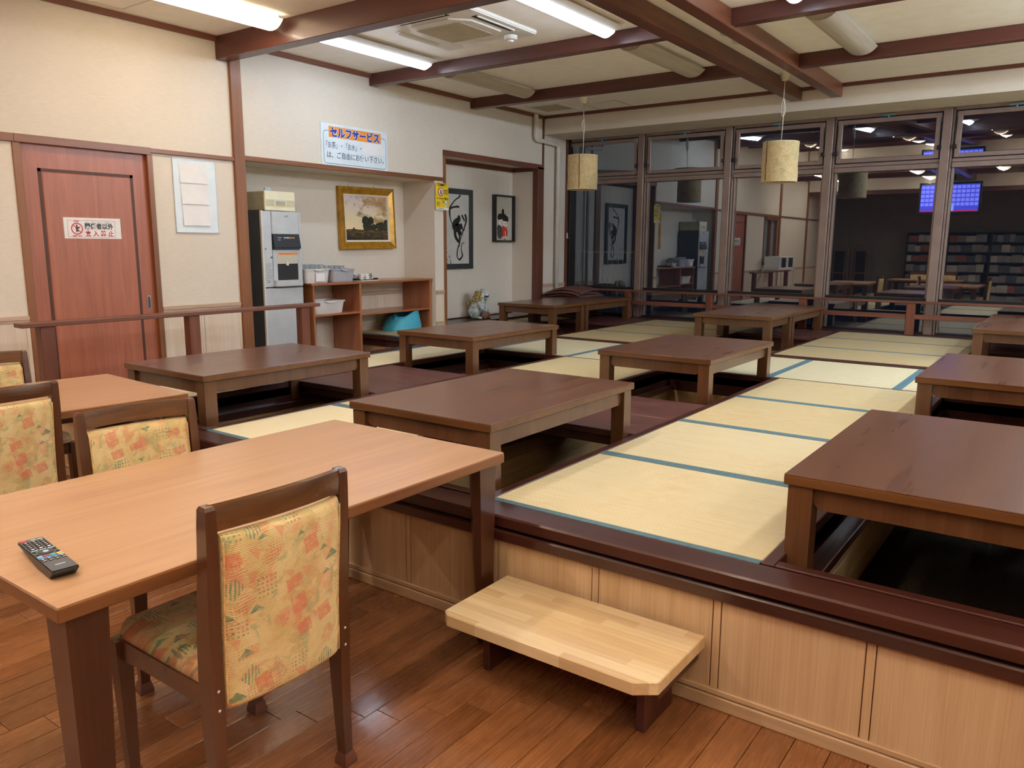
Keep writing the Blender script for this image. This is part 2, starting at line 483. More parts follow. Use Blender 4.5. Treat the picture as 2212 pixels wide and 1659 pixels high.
def m_butcher():
    t = NT('rubberwood_butcher_block')
    tc = t.n('ShaderNodeTexCoord')
    sp = t.n('ShaderNodeSeparateXYZ')
    t.l(tc.outputs['Object'], sp.inputs[0])
    row = t.math('FLOOR', t.math('MULTIPLY', sp.outputs[1], 1 / .042))
    wn = t.n('ShaderNodeTexWhiteNoise', noise_dimensions='1D')
    t.l(row, wn.inputs['W'])
    seg = t.math('FLOOR', t.math('MULTIPLY_ADD', sp.outputs[0], 1 / .31, t.math('MULTIPLY', wn.outputs['Value'], 5)))
    wn2 = t.n('ShaderNodeTexWhiteNoise', noise_dimensions='2D')
    cb = t.n('ShaderNodeCombineXYZ')
    t.l(row, cb.inputs[0])
    t.l(seg, cb.inputs[1])
    t.l(cb.outputs[0], wn2.inputs['Vector'])
    base = t.ramp(wn2.outputs['Value'], [(0, (214, 184, 142)), (.4, (228, 202, 160)), (.7, (238, 218, 180)), (1, (222, 192, 150))])
    v = t.coord(scale=(3, 90, 90), rnd_off=False)
    g = t.noise(v, 1, 4, .6, .2)
    col = t.mix(1.0, base, t.ramp(g, [(.25, (.84, .8, .74, 1)), (.65, (1, 1, 1, 1))]), 'MULTIPLY')
    return t.fin(col, .42, 0, .45, .1)
MT['butcher'] = m_butcher()

def m_glass():
    t = NT('window_glass')
    t.t.nodes.remove(t.b)
    fr = t.n('ShaderNodeFresnel')
    fr.inputs['IOR'].default_value = 3.2
    ge = t.n('ShaderNodeNewGeometry')
    f = t.math('MULTIPLY', fr.outputs[0], t.math('SUBTRACT', 1.0, ge.outputs['Backfacing']))
    tr = t.n('ShaderNodeBsdfTransparent')
    tr.inputs[0].default_value = (.86, .9, .9, 1)
    gl = t.n('ShaderNodeBsdfGlossy')
    gl.inputs['Roughness'].default_value = .01
    gl.inputs['Color'].default_value = (.84, .92, 1, 1)
    mx = t.n('ShaderNodeMixShader')
    t.l(f, mx.inputs[0])
    t.l(tr.outputs[0], mx.inputs[1])
    t.l(gl.outputs[0], mx.inputs[2])
    t.l(mx.outputs[0], t.out.inputs[0])
    return t.m
MT['glass'] = m_glass()

def m_tumbler():
    t = NT('drinking_glass')
    t.b.inputs['Transmission Weight'].default_value = .5
    t.b.inputs['IOR'].default_value = 1.3
    return t.fin((214, 222, 226), .08)
MT['tumbler'] = m_tumbler()

def m_shade():
    t = NT('washi_paper_shade')
    v = t.coord(scale=(1, 1, 1))
    a = t.noise(v, 24, 5, .7, 1.2)
    b = t.noise(t.coord(scale=(60, 60, 300)), 1, 3)
    col = t.ramp(a, [(.3, (196, 168, 122)), (.55, (222, 198, 152)), (.75, (232, 212, 170))])
    t.bump(t.math('ADD', a, t.math('MULTIPLY', b, .4)), .4, .004)
    t.b.inputs['Subsurface Weight'].default_value = .15
    return t.fin(col, .75, 0, .2)
MT['shade'] = m_shade()

def m_diffuser_off():
    t = NT('dusty_lamp_cover')
    v = t.coord(scale=(30, 1.5, 30))
    col = t.ramp(t.noise(v, 1, 3), [(.3, (176, 168, 154)), (.7, (196, 188, 174))])
    return t.fin(col, .45, 0, .4)
MT['diff_off'] = m_diffuser_off()

def m_lens(name, c, s, edge):
    """lit cover: the tube sits over its middle, so it shines strongest there"""
    t = NT(name)
    tc = t.n('ShaderNodeTexCoord')
    sp = t.n('ShaderNodeSeparateXYZ')
    t.l(tc.outputs['Object'], sp.inputs[0])
    d = t.math('ABSOLUTE', sp.outputs[0])
    f = t.n('ShaderNodeMapRange', interpolation_type='SMOOTHSTEP')
    f.inputs['From Min'].default_value = .045
    f.inputs['From Max'].default_value = .105
    f.inputs['To Min'].default_value = s
    f.inputs['To Max'].default_value = s * edge
    t.l(d, f.inputs['Value'])
    t.b.inputs['Emission Color'].default_value = lin(c)
    t.l(f.outputs[0], t.b.inputs['Emission Strength'])
    return t.fin((225, 222, 214), .4)
MT['lens_white'] = emit('lit_cover_white', (224, 239, 255), 2.6)
MT['lens_warm'] = m_lens('lit_cover_warm', (255, 234, 202), 2.6, .5)

# ------------------------------------------------------------ geometry helpers
def BM():
    return bmesh.new()

def bx(bm, x0, x1, y0, y1, z0, z1, bev=0.0, seg=1):
    r = bmesh.ops.create_cube(bm, size=1.0)
    vs = r['verts']
    for v in vs:
        v.co.x = x0 + (v.co.x + .5) * (x1 - x0)
        v.co.y = y0 + (v.co.y + .5) * (y1 - y0)
        v.co.z = z0 + (v.co.z + .5) * (z1 - z0)
    if bev > 0:
        es = list({e for v in vs for e in v.link_edges})
        bmesh.ops.bevel(bm, geom=es, offset=bev, segments=seg, profile=.5, affect='EDGES')
    return bm

def cyl(bm, c, r, h, n=20, axis='z', r2=None):
    r2 = r if r2 is None else r2
    res = bmesh.ops.create_cone(bm, cap_ends=True, segments=n, radius1=r, radius2=r2, depth=h)
    M = {'z': Matrix(), 'x': Matrix.Rotation(PI / 2, 4, 'Y'), 'y': Matrix.Rotation(-PI / 2, 4, 'X')}[axis]
    bmesh.ops.transform(bm, matrix=Matrix.Translation(Vector(c)) @ M, verts=res['verts'])
    return bm

def ball(bm, c, rx, ry=None, rz=None, u=16, v=10, rot=None):
    ry = rx if ry is None else ry
    rz = rx if rz is None else rz
    res = bmesh.ops.create_uvsphere(bm, u_segments=u, v_segments=v, radius=1.0)
    M = Matrix.Translation(Vector(c)) @ (rot or Matrix()) @ Matrix.Diagonal((rx, ry, rz, 1))
    bmesh.ops.transform(bm, matrix=M, verts=res['verts'])
    return bm

def lathe(bm, prof, n=24, c=(0, 0, 0)):
    rings = []
    for r, z in prof:
        rings.append([bm.verts.new((c[0] + r * math.cos(2 * PI * k / n), c[1] + r * math.sin(2 * PI * k / n), c[2] + z)) for k in range(n)])
    for a, b in zip(rings, rings[1:]):
        for k in range(n):
            bm.faces.new((a[k], a[(k + 1) % n], b[(k + 1) % n], b[k]))
    return rings

def sweep(bm, pts, w, d=None, n=4, side=Vector((0, 1, 0)), sizes=None, cap=True):
    """rectangular (n=4) or round bar along pts; w is the size along side, d across it"""
    d = w if d is None else d
    pts = [Vector(p) for p in pts]
    rings = []
    for i, p in enumerate(pts):
        t = (pts[min(i + 1, len(pts) - 1)] - pts[max(i - 1, 0)]).normalized()
        s = side - t * side.dot(t)
        if s.length < 1e-4:
            s = Vector((1, 0, 0)) - t * t.x
        s.normalize()
        q = t.cross(s).normalized()
        ww, dd = (w, d) if sizes is None else sizes[i]
        ring = []
        for k in range(n):
            if n == 4:
                a, b = ((-.5, -.5), (.5, -.5), (.5, .5), (-.5, .5))[k]
            else:
                a, b = .5 * math.cos(2 * PI * k / n), .5 * math.sin(2 * PI * k / n)
            ring.append(bm.verts.new(p + s * (a * ww) + q * (b * dd)))
        rings.append(ring)
    for A, B in zip(rings, rings[1:]):
        for k in range(n):
            bm.faces.new((A[k], A[(k + 1) % n], B[(k + 1) % n], B[k]))
    if cap:
        bm.faces.new(list(reversed(rings[0])))
        bm.faces.new(rings[-1])
    return bm

def prism(bm, poly, a, b, axis='x'):
    """extrude polygon poly [(u, v)] from a to b along axis; (u, v) are the other two axes in order"""
    def P(u, v, w):
        return {'x': (w, u, v), 'y': (u, w, v), 'z': (u, v, w)}[axis]
    A = [bm.verts.new(P(u, v, a)) for u, v in poly]
    B = [bm.verts.new(P(u, v, b)) for u, v in poly]
    n = len(poly)
    bm.faces.new(A)
    bm.faces.new(list(reversed(B)))
    for k in range(n):
        bm.faces.new((A[k], B[k], B[(k + 1) % n], A[(k + 1) % n]))
    return bm

def rounded(x0, x1, y0, y1, r, n=5):
    out = []
    for cx, cy, a in ((x1 - r, y0 + r, -PI / 2), (x1 - r, y1 - r, 0), (x0 + r, y1 - r, PI / 2), (x0 + r, y0 + r, PI)):
        for k in range(n + 1):
            t = a + PI / 2 * k / n
            out.append((cx + r * math.cos(t), cy + r * math.sin(t)))
    return out

SPLIT = set('well_ledge well_skirt well_trim cloth_edging wire seat_rail apron button button_cap hook coupling eyes transom mullion hoop stay_arm catch side_frame piping knob face hair kimono_dark kimono_red kimono_hem cheeks front_nosing groove hatch_frame foot_rail cap_rail handle hair_ribbon tail foot_cap moulding_rail'.split())
FINE = set('screw shelf_pin panel_print rating_print louvre grille_slats slat border_print prohibition_ring figure_print outline_print brush_strokes mane dot_print cord_knot features niche_surround sheet_print top_panel spine case frame sash_frame underframe border window_frame rail weave socket'.split())

def islands(bm):
    seen, out = set(), []
    for v in bm.verts:
        if v in seen:
            continue
        st, grp = [v], []
        seen.add(v)
        while st:
            a = st.pop()
            grp.append(a)
            for e in a.link_edges:
                b = e.other_vert(a)
                if b not in seen:
                    seen.add(b)
                    st.append(b)
        out.append(grp)
    return out

def obj(name, bm, m, parent=None, smooth=False, loc=None, rot=None, ang=None):
    if name in SPLIT:
        isl = islands(bm)
        if 1 < len(isl) < 12:
            o = None
            for grp in isl:
                b2 = BM()
                mp = {v: b2.verts.new(v.co) for v in grp}
                for f in {f for v in grp for f in v.link_faces}:
                    b2.faces.new([mp[v] for v in f.verts])
                o2 = obj1(name, b2, m, parent, smooth, loc, rot, ang)
                o = o or o2
            bm.free()
            return o
    o = obj1(name, bm, m, parent, smooth, loc, rot, ang)
    if name in FINE:
        o['kind'] = 'stuff'
    return o

def obj1(name, bm, m, parent=None, smooth=False, loc=None, rot=None, ang=None):
    bmesh.ops.recalc_face_normals(bm, faces=bm.faces)
    me = bpy.data.meshes.new(name)
    bm.to_mesh(me)
    bm.free()
    if isinstance(m, str):
        m = MT[m]
    me.materials.append(m)
    if smooth:
        for p in me.polygons:
            p.use_smooth = True
        if ang:
            me.set_sharp_from_angle(angle=math.radians(ang))
    o = bpy.data.objects.new(name, me)
    COL.objects.link(o)
    if parent is not None:
        o.parent = parent
    if loc is not None:
        o.location = loc
    if rot is not None:
        o.rotation_euler = rot
    return o

def box(name, x0, x1, y0, y1, z0, z1, m, parent=None, bev=.002):
    bm = BM()
    bx(bm, x0, x1, y0, y1, z0, z1, bev)
    return obj(name, bm, m, parent)

def shared(name, src, parent, loc=(0, 0, 0), rot=(0, 0, 0), scale=None):
    o = src.copy()
    o.name = name
    COL.objects.link(o)
    o.parent = parent
    o.location = loc
    o.rotation_euler = rot
    if scale:
        o.scale = scale
    return o

def empty(name, loc=(0, 0, 0), rot=(0, 0, 0)):
    o = bpy.data.objects.new(name, None)
    o.empty_display_size = .1
    COL.objects.link(o)
    o.location = loc
    o.rotation_euler = rot if isinstance(rot, (tuple, list)) else (0, 0, rot)
    return o

def tag(o, label, cat, group=None):
    o['label'] = label
    o['category'] = cat
    if group:
        o['group'] = group
    return o

def thing(name, label, cat, loc=(0, 0, 0), rot=(0, 0, 0), group=None):
    return tag(empty(name, loc, rot), label, cat, group)

def struct(o):
    o['kind'] = 'structure'
    return o

def copy_tree(o, parent=None):
    c = o.copy()
    COL.objects.link(c)
    if parent is not None:
        c.parent = parent
    for ch in [k for k in KIDS.get(o.name, [])]:
        copy_tree(ch, c)
    return c

KIDS = {}
def index_kids(root):
    stack = [root]
    allo = list(COL.objects)
    while stack:
        r = stack.pop()
        KIDS[r.name] = [k for k in allo if k.parent == r]
        stack += KIDS[r.name]

def dup(root, loc, rot=None, label=None, group=None):
    if root.name not in KIDS:
        index_kids(root)
    c = copy_tree(root)
    c.location = loc
    if rot is not None:
        c.rotation_euler = rot if isinstance(rot, (tuple, list)) else (0, 0, rot)
    if label:
        c['label'] = label
    if group:
        c['group'] = group
    return c

WALLROT = (PI / 2, 0, PI / 2)        # local x -> world y, local y -> up, local z -> out of the left wall

_txt = {}
def text(name, s, size, m, parent, loc, w=None, bold=0.0, align='LEFT', z=.0006, rot=0):
    """printed lettering: flat mesh, centred vertically on loc, scaled to width w"""
    c = bpy.data.curves.new('lettering', 'FONT')
    c.body = s
    c.size = size
    c.offset = bold
    c.resolution_u = 3
    c.align_x = align
    t = bpy.data.objects.new('lettering', c)
    COL.objects.link(t)
    dg = bpy.context.evaluated_depsgraph_get()
    me = bpy.data.meshes.new_from_object(t.evaluated_get(dg))
    COL.objects.unlink(t)
    bpy.data.objects.remove(t)
    bpy.data.curves.remove(c)
    if len(me.vertices) == 0:
        return None
    xs = [v.co.x for v in me.vertices]
    k = 1.0
    if w:
        k = w / max(1e-6, max(xs) - min(xs))
    x0 = min(xs) if align == 'LEFT' else 0
    ys = [v.co.y for v in me.vertices]
    ym = (min(ys) + max(ys)) / 2
    for v in me.vertices:
        v.co.x = (v.co.x - x0) * k
        v.co.y = (v.co.y - ym)
        v.co.z = z
    me.materials.clear()
    me.materials.append(MT[m] if isinstance(m, str) else m)
    o = bpy.data.objects.new(name, me)
    COL.objects.link(o)
    o.parent = parent
    o.location = loc
    o.rotation_euler = (0, 0, rot)
    return o

def stroke(bm, pts, z=0.001, th=.001):
    """brush stroke: flat ribbon along 2-D points (x, y, half width), slightly raised"""
    # smooth the polyline
    P = []
    n = len(pts)
    for i in range(n - 1):
        p0 = pts[max(i - 1, 0)]; p1 = pts[i]; p2 = pts[i + 1]; p3 = pts[min(i + 2, n - 1)]
        for k in range(6):
            t = k / 6
            P.append(tuple(.5 * (2 * p1[j] + (p2[j] - p0[j]) * t + (2 * p0[j] - 5 * p1[j] + 4 * p2[j] - p3[j]) * t * t
                     + (3 * p1[j] - p0[j] - 3 * p2[j] + p3[j]) * t ** 3) for j in range(3)))
    P.append(tuple(pts[-1]))
    L, R = [], []
    for i, (x, y, w) in enumerate(P):
        a = P[max(i - 1, 0)]; b = P[min(i + 1, len(P) - 1)]
        dx, dy = b[0] - a[0], b[1] - a[1]
        d = math.hypot(dx, dy) or 1
        nx, ny = -dy / d, dx / d
        w = max(w, .0005)
        L.append(bm.verts.new((x + nx * w, y + ny * w, z)))
        R.append(bm.verts.new((x - nx * w, y - ny * w, z)))
    for i in range(len(P) - 1):
        bm.faces.new((L[i], R[i], R[i + 1], L[i + 1]))

def disc(bm, cx, cy, rx, ry, z, n=24):
    vs = [bm.verts.new((cx + rx * math.cos(2 * PI * k / n), cy + ry * math.sin(2 * PI * k / n), z)) for k in range(n)]
    bm.faces.new(vs)

def poly(bm, pts, z):
    bm.faces.new([bm.verts.new((x, y, z)) for x, y in pts])

def ring(bm, cx, cy, r0, r1, z, n=32):
    A = [bm.verts.new((cx + r0 * math.cos(2 * PI * k / n), cy + r0 * math.sin(2 * PI * k / n), z)) for k in range(n)]
    B = [bm.verts.new((cx + r1 * math.cos(2 * PI * k / n), cy + r1 * math.sin(2 * PI * k / n), z)) for k in range(n)]
    for k in range(n):
        bm.faces.new((A[k], A[(k + 1) % n], B[(k + 1) % n], B[k]))

# ------------------------------------------------------------ levels of the place (metres)
XW = -5.86            # left wall
XR = 3.5              # right wall
YB = -4.6             # back wall of the dim lobby
YG = 9.42             # window glass
ZC = 3.04             # ceiling
ZP = .456             # near tatami level
ZF = .476             # far tatami level
YF = 2.11             # front edge of the platform
YM = 5.70             # near end of the cross aisle
Y2 = 6.79             # front of the far platform

# ------------------------------------------------------------ floor: parquet planks
floor = struct(box('floor', -6.6, XR + .1, YB - .1, 10.9, -.12, -.011, plain('floor_bed', (88, 54, 30), .6), None, 0))
PW, PL = .0975, .90
x_edge = -2.19
offs = []
o_ = 1.96 - PL * 3
pat = (.054, .096, .104, .056, .10, .05, .10, .092, .10, .054)
kmin = int(math.floor((XW - x_edge) / PW)) - 1
kmax = int(math.ceil((XR - x_edge) / PW)) + 1
shift = {0: 1.96}
for k in range(1, kmax + 1):
    shift[k] = shift[k - 1] + pat[(k - 1) % 10]
for k in range(-1, kmin - 1, -1):
    shift[k] = shift[k + 1] - pat[k % 10]
bm = BM()
bx(bm, .0009, PW - .0009, .0009, PL - .0009, -.011, 0, .0013)
plank0 = obj('plank', bm, 'floor', floor)
first = True
rest = BM()
lay = rest.loops.layers.float_color.new('rnd') if hasattr(rest.loops.layers, 'float_color') else None
count = 0
def vis_strip(x, y):
    return -3.45 < x < .35 and y > .2
for k in range(kmin, kmax + 1):
    xa = x_edge + k * PW
    if xa + PW < XW or xa > XR:
        continue
    ya = shift[k]
    ya -= PL * math.ceil((ya - YB) / PL)
    while ya < 5.6:
        y0, y1 = max(ya, YB), min(ya + PL, 2.145 if xa > -5.10 else 5.68)
        if y1 - y0 > .02 and not (xa > -5.1 and y0 > 2.145):
            if vis_strip(xa, y1) and count < 290:
                if first:
                    p = plank0
                    first = False
                else:
                    p = shared('plank', plank0, floor)
                p.location = (xa, y0, 0)
                if y1 - y0 < PL - .01:
                    p.scale = (1, (y1 - y0) / PL, 1)
                count += 1
            else:
                n0 = len(rest.faces)
                bx(rest, max(xa + .0006, XW), min(xa + PW - .0006, XR), y0 + .0006, y1 - .0006, -.011, 0)
                rest.faces.ensure_lookup_table()
                c = rnd.random()
                for f in rest.faces[n0:]:
                    for lp in f.loops:
                        lp[lay] = (c, c, c, 1)
        ya += PL
fp = obj('distant_planks', rest, 'floor', floor)
fp['kind'] = 'stuff'

# ------------------------------------------------------------ walls
bm = BM()
T = .14
bx(bm, XW - T, XW, YB, 0.35, 0, ZC)                      # beside the door, up to the side window
bx(bm, XW - T, XW, 1.30, 2.45, 0, ZC)
bx(bm, XW - T, XW, .35, 1.30, 0, 1.0)
bx(bm, XW - T, XW, .35, 1.30, 2.06, ZC)
bx(bm, XW - T, XW, 2.45, 3.34, 2.08, ZC)
bx(bm, XW - T, XW, 3.34, 4.14, 0, ZC)
bx(bm, XW - T, XW, 4.14, 6.76, 2.10, ZC)
bx(bm, -6.47, XW, 6.61, 6.76, 0, 2.10)                     # pier between the two recesses
bx(bm, XW - T, XW, 6.76, 8.60, 2.40, ZC)
bx(bm, XW - T, XW, 8.60, 9.60, 0, ZC)
bx(bm, -6.47, -6.33, 4.02, 6.61, 0, 2.2)                 # self-service recess
bx(bm, -6.33, XW - T, 4.02, 4.14, 0, 2.2)
bx(bm, -6.33, XW - T, 4.14, 6.61, 2.10, 2.2)
bx(bm, -6.39, -6.25, 6.76, 8.72, 0, 2.5)                 # picture recess
bx(bm, -6.25, XW - T, 8.60, 8.72, 0, 2.5)
bx(bm, -6.25, XW - T, 6.76, 8.60, 2.40, 2.5)
wall_left = struct(obj('wall_left', bm, 'wallpaper'))
wall_far = struct(box('wall_far', XW - .14, XR + .14, 8.74, 9.7, 2.81, ZC + .06, 'wallpaper', None, 0))
wall_right = struct(box('wall_right', XR, XR + .14, YB, 9.7, 0, ZC, 'wallpaper', None, 0))
wall_back = struct(box('wall_back', XW - .14, XR + .14, YB - .14, YB, 0, ZC, 'lobby_wall', None, 0))
wall_lobby = struct(box('wall_header', XW, XR, -2.02, -1.9, 2.72, ZC, 'wallpaper', None, 0))
box('rail_board', XW, XR, -1.93, -1.885, 2.66, 2.76, 'cornice_x', wall_lobby)
ceiling = struct(box('ceiling', XW - .7, XR + .14, YB - .14, 9.7, ZC, ZC + .08, 'ceiling', None, 0))

# beams belong to the ceiling
def beam(x0, x1, y0, y1, z0, m, nm='beam'):
    return box(nm, x0, x1, y0, y1, z0, ZC, m, ceiling, .004)
beam(XW, XR, 3.98, 4.10, 2.865, 'beam_x')
beam(XW, -2.71, 5.67, 5.765, 2.93, 'beam_x')
beam(XW, -2.71, 7.24, 7.335, 2.93, 'beam_x')
beam(-2.20, XR, 5.62, 5.715, 2.93, 'beam_x')
beam(-2.20, XR, 7.22, 7.315, 2.93, 'beam_x')
beam(-2.715, -2.60, 4.10, 8.74, 2.91, 'beam_y')
beam(-2.305, -2.195, 4.10, 8.74, 2.91, 'beam_y')
beam(-2.715, -2.60, -1.9, 3.98, 2.91, 'beam_y')
beam(-2.305, -2.195, -1.9, 3.98, 2.91, 'beam_y')
for yy in (2.30, .9, -.6):
    beam(XW, -2.71, yy, yy + .095, 2.93, 'beam_x')
    beam(-2.20, XR, yy, yy + .095, 2.93, 'beam_x')
box('cornice', XW, XW + .035, YB, 3.98, 3.0, ZC, 'cornice_y', ceiling)
box('cornice', XW, XW + .035, 4.10, 8.74, 3.0, ZC, 'cornice_y', ceiling)
box('cornice', XW + .03, XR, 8.705, 8.742, 3.005, ZC, 'cornice_x', ceiling)
# access hatch and its frame lines
h = box('access_hatch', -4.97, -4.55, 8.25, 8.66, ZC - .004, ZC, 'ceiling', ceiling, 0)
bm = BM()
for a in ((-4.975, -4.545, 8.243, 8.252), (-4.975, -4.545, 8.658, 8.667), (-4.977, -4.968, 8.243, 8.667), (-4.552, -4.543, 8.243, 8.667)):
    bx(bm, a[0], a[1], a[2], a[3], ZC - .007, ZC)
obj('hatch_frame', bm, 'grille', h)
h2 = box('access_hatch', -5.72, -5.28, 2.72, 3.16, ZC - .004, ZC, 'ceiling', ceiling, 0)
bm = BM()
for a in ((-5.72, -5.28, 2.715, 2.725), (-5.72, -5.28, 3.155, 3.165), (-5.725, -5.715, 2.715, 3.165), (-5.285, -5.275, 2.715, 3.165)):
    bx(bm, a[0], a[1], a[2], a[3], ZC - .007, ZC)
obj('hatch_frame', bm, 'grille', h2)

# timber on the left wall
box('post', XW - .02, XW + .03, 4.09, 4.19, 0, ZC, 'post', wall_left, .003)
box('post', XW - .02, XW + .03, .20, .30, 0, ZC, 'post', wall_left, .003)
box('post', XW - .02, XW + .03, -1.98, -1.88, 0, ZC, 'post', wall_left, .003)
box('picture_rail', XW - .02, XW + .022, YB, .20, 2.08, 2.115, 'trim_y', wall_left)
box('picture_rail', XW - .02, XW + .022, .30, 2.41, 2.062, 2.115, 'trim_y', wall_left)
box('picture_rail', XW - .02, XW + .025, 2.41, 3.36, 2.062, 2.115, 'trim_y', wall_left)
box('picture_rail', XW - .02, XW + .022, 3.36, 4.09, 2.08, 2.112, 'trim_y', wall_left)
box('recess_lintel', XW - .03, XW + .016, 4.19, 6.765, 2.095, 2.135, 'trim_y', wall_left)
box('recess_post', XW - .4, XW + .014, 6.757, 6.795, .47, 2.43, 'post', wall_left)
box('recess_lintel', XW - .03, XW + .022, 6.757, 8.735, 2.372, 2.432, 'cornice_y', wall_left)
box('recess_post', XW - .06, XW + .022, 8.594, 8.735, .47, 2.40, 'post_dark', wall_left)
box('hanging_rail', -6.25, -6.215, 6.80, 8.60, 2.345, 2.39, 'cornice_y', wall_left)
box('hanging_rail', -6.25, -5.90, 8.575, 8.60, 2.345, 2.39, 'cornice_x', wall_left)
box('corner_trim', XW, XW + .018, 8.715, 8.742, 2.43, 3.005, 'post_dark', wall_left)
# door frame and the strip on the wall
box('door_frame', XW - .03, XW + .012, 2.40, 2.45, 0, 2.062, 'post', wall_left)
box('door_frame', XW - .03, XW + .018, 3.33, 3.372, 0, 2.07, 'post', wall_left)

# wainscot panels + cap and foot rails on the left wall
def wainscot(y0, y1, zb, zt, x=XW, step=.43):
    n = max(1, round((y1 - y0) / step))
    w = (y1 - y0) / n
    for k in range(n):
        bm = BM()
        bx(bm, x, x + .007, y0 + k * w + .0015, y0 + (k + 1) * w - .028, zb, zt, .0012)
        obj('wainscot_panel', bm, 'wainscot', wall_left)
        bm = BM()
        bx(bm, x, x + .007, y0 + (k + 1) * w - .0262, y0 + (k + 1) * w - .0015, zb, zt, .0012)
        obj('wainscot_stile', bm, 'wainscot', wall_left)
    bm = BM()
    bx(bm, x, x + .016, y0, y1, zt, zt + .03, .003)
    bx(bm, x, x + .011, y0, y1, zt - .018, zt, .002)
    obj('cap_rail', bm, 'wainscot_y', wall_left)
    bm = BM()
    bx(bm, x, x + .014, y0, y1, zb - .075, zb, .002)
    obj('foot_rail', bm, 'wainscot_y', wall_left)
wainscot(.30, 2.40, .075, .875)
wainscot(3.375, 4.088, .075, .88)
wainscot(YB + .01, -1.98, .075, .875, step=.6)
wainscot(-1.88, .2, .075, .875)
wainscot(6.612, 6.755, .55, .87)
wainscot(8.742, 9.33, .55, .87)
wainscot(4.145, 5.68, .075, .87, -6.33)
wainscot(5.71, 6.605, .55, .87, -6.33)

# ------------------------------------------------------------ the sliding door
door = struct(empty('door_1'))
bm = BM()
bx(bm, XW - .055, XW - .02, 2.45, 3.345, .005, 2.07)
obj('door_leaf', bm, 'door', door)
bm = BM()
g0, g1, gt = 2.555, 3.225, 1.905
for a in ((g0, g0 + .022, .12, gt), (g1 - .022, g1, .12, gt), (g0, g1, gt - .022, gt), (g0, g1, .10, .122)):
    bx(bm, XW - .03, XW - .0185, *a)
obj('groove', bm, 'door_groove', door)
bm = BM()
bx(bm, XW - .03, XW - .012, g0 + .022, g1 - .022, .122, gt - .022, .006)
obj('door_panel', bm, 'door', door)
bm = BM()
prism(bm, [(3.281 + .014 * math.cos(a), .95 + (.038 if math.sin(a) > 0 else -.038) + .014 * math.sin(a)) for a in [2 * PI * k / 24 for k in range(24)]], XW - .024, XW - .016)
hd = obj('pull_handle', bm, 'chrome', door)
bm = BM()
prism(bm, [(3.281 + .009 * math.cos(a), .95 + (.036 if math.sin(a) > 0 else -.036) + .009 * math.sin(a)) for a in [2 * PI * k / 24 for k in range(24)]], XW - .024, XW - .0153)
obj('handle_cup', bm, 'steel_dark', hd)

# side window, seen only in the glass of the far wall
sw = struct(empty('window_9'))
bm = BM()
for a in ((.35, 1.30, 1.0, 1.06), (.35, 1.30, 2.0, 2.06), (.35, .41, 1.0, 2.06), (1.24, 1.30, 1.0, 2.06), (.80, .85, 1.0, 2.06)):
    bx(bm, XW - .10, XW + .01, *a)
obj('window_frame', bm, 'post', sw)
box('window_pane', XW - .07, XW - .06, .38, 1.27, 1.03, 2.03, plain('frosted_blue_pane', (120, 140, 150), .5), sw, 0)

# ------------------------------------------------------------ windows of the far wall
mull = [-4.755 + 1.152 * k for k in range(8)]
edges = [-5.862] + mull
def window(i, xa, xb, hopper=True):
    w = struct(empty('window_%d' % (i + 1)))
    z0 = ZF - .02
    # mullion at the right side
    bm = BM()
    bx(bm, xb - .042, xb + .042, YG - .085, YG + .07, z0, 2.81, .003)
    bx(bm, xb + .046, xb + .066, YG - .055, YG + .05, z0, 2.81, .002)
    obj('mullion', bm, 'bronze', w)
    l, r = xa + (.072 if i else .0), xb - .042
    bm = BM()
    bx(bm, l, r, YG - .075, YG + .06, 2.775, 2.812)
    obj('head_frame', bm, 'bronze', w)
    bm = BM()
    bx(bm, l, r, YG - .07, YG + .05, 2.212, 2.262, .003)
    bx(bm, l, r, YG - .055, YG + .05, 2.266, 2.302, .003)
    obj('transom', bm, 'bronze', w)
    bm = BM()
    bx(bm, l, r, YG - .05, YG + .05, .826, .862, .003)
    obj('middle_bar', bm, 'black', w)
    bm = BM()
    bx(bm, l, r, YG - .07, YG + .05, z0, .502, .002)
    obj('bottom_frame', bm, 'black', w)
    bm = BM()
    for a in ((l, l + .022), (r - .022, r)):
        bx(bm, a[0], a[1], YG - .04, YG + .04, .50, 2.214, .002)
    obj('side_frame', bm, 'bronze', w)
    p = box('pane', l + .01, r - .01, YG - .004, YG + .004, .862, 2.214, 'glass', w, 0)
    p = box('pane', l + .01, r - .01, YG - .004, YG + .004, .50, .828, 'glass', w, 0)
    # top-hung hopper, a little open
    s = empty('hopper_sash', ((l + r) / 2, YG - .05, 2.31), (math.radians(1.9), 0, 0))
    s.parent = w
    hw, hh = (r - l) / 2 - .012, .452
    bm = BM()
    for a in ((-hw, -hw + .05, 0, hh), (hw - .05, hw, 0, hh), (-hw + .05, hw - .05, 0, .042), (-hw + .05, hw - .05, hh - .046, hh)):
        bx(bm, a[0], a[1], -.018, .018, a[2], a[3], .003)
    obj('sash_frame', bm, 'bronze', s)
    box('sash_pane', -hw + .045, hw - .045, -.003, .003, .035, hh - .04, 'glass', s, 0)
    bm = BM()
    for sx in (-1, 1):
        sweep(bm, [(sx * (hw + .004), -.03, .05), (sx * (hw - .006), -.026, .40)], .012, .006)
        bx(bm, sx * (hw + .0) - .022, sx * (hw + .0) + .022, -.05, -.018, .085, .125, .004)
    obj('stay_arm', bm, 'black', w, loc=s.location)
    bm = BM()
    bx(bm, -.07, .07, -.045, -.01, .462, .484, .004)
    cyl(bm, (0, -.035, .452), .010, .02, 10)
    obj('catch', bm, 'blue_clip', w, loc=s.location)
    return w
for i in range(8):
    window(i, edges[i], edges[i + 1])
box('jamb', -5.86, -5.80, YG - .09, YG + .07, ZF - .02, 2.81, 'black', bpy.data.objects['window_1'], .002)
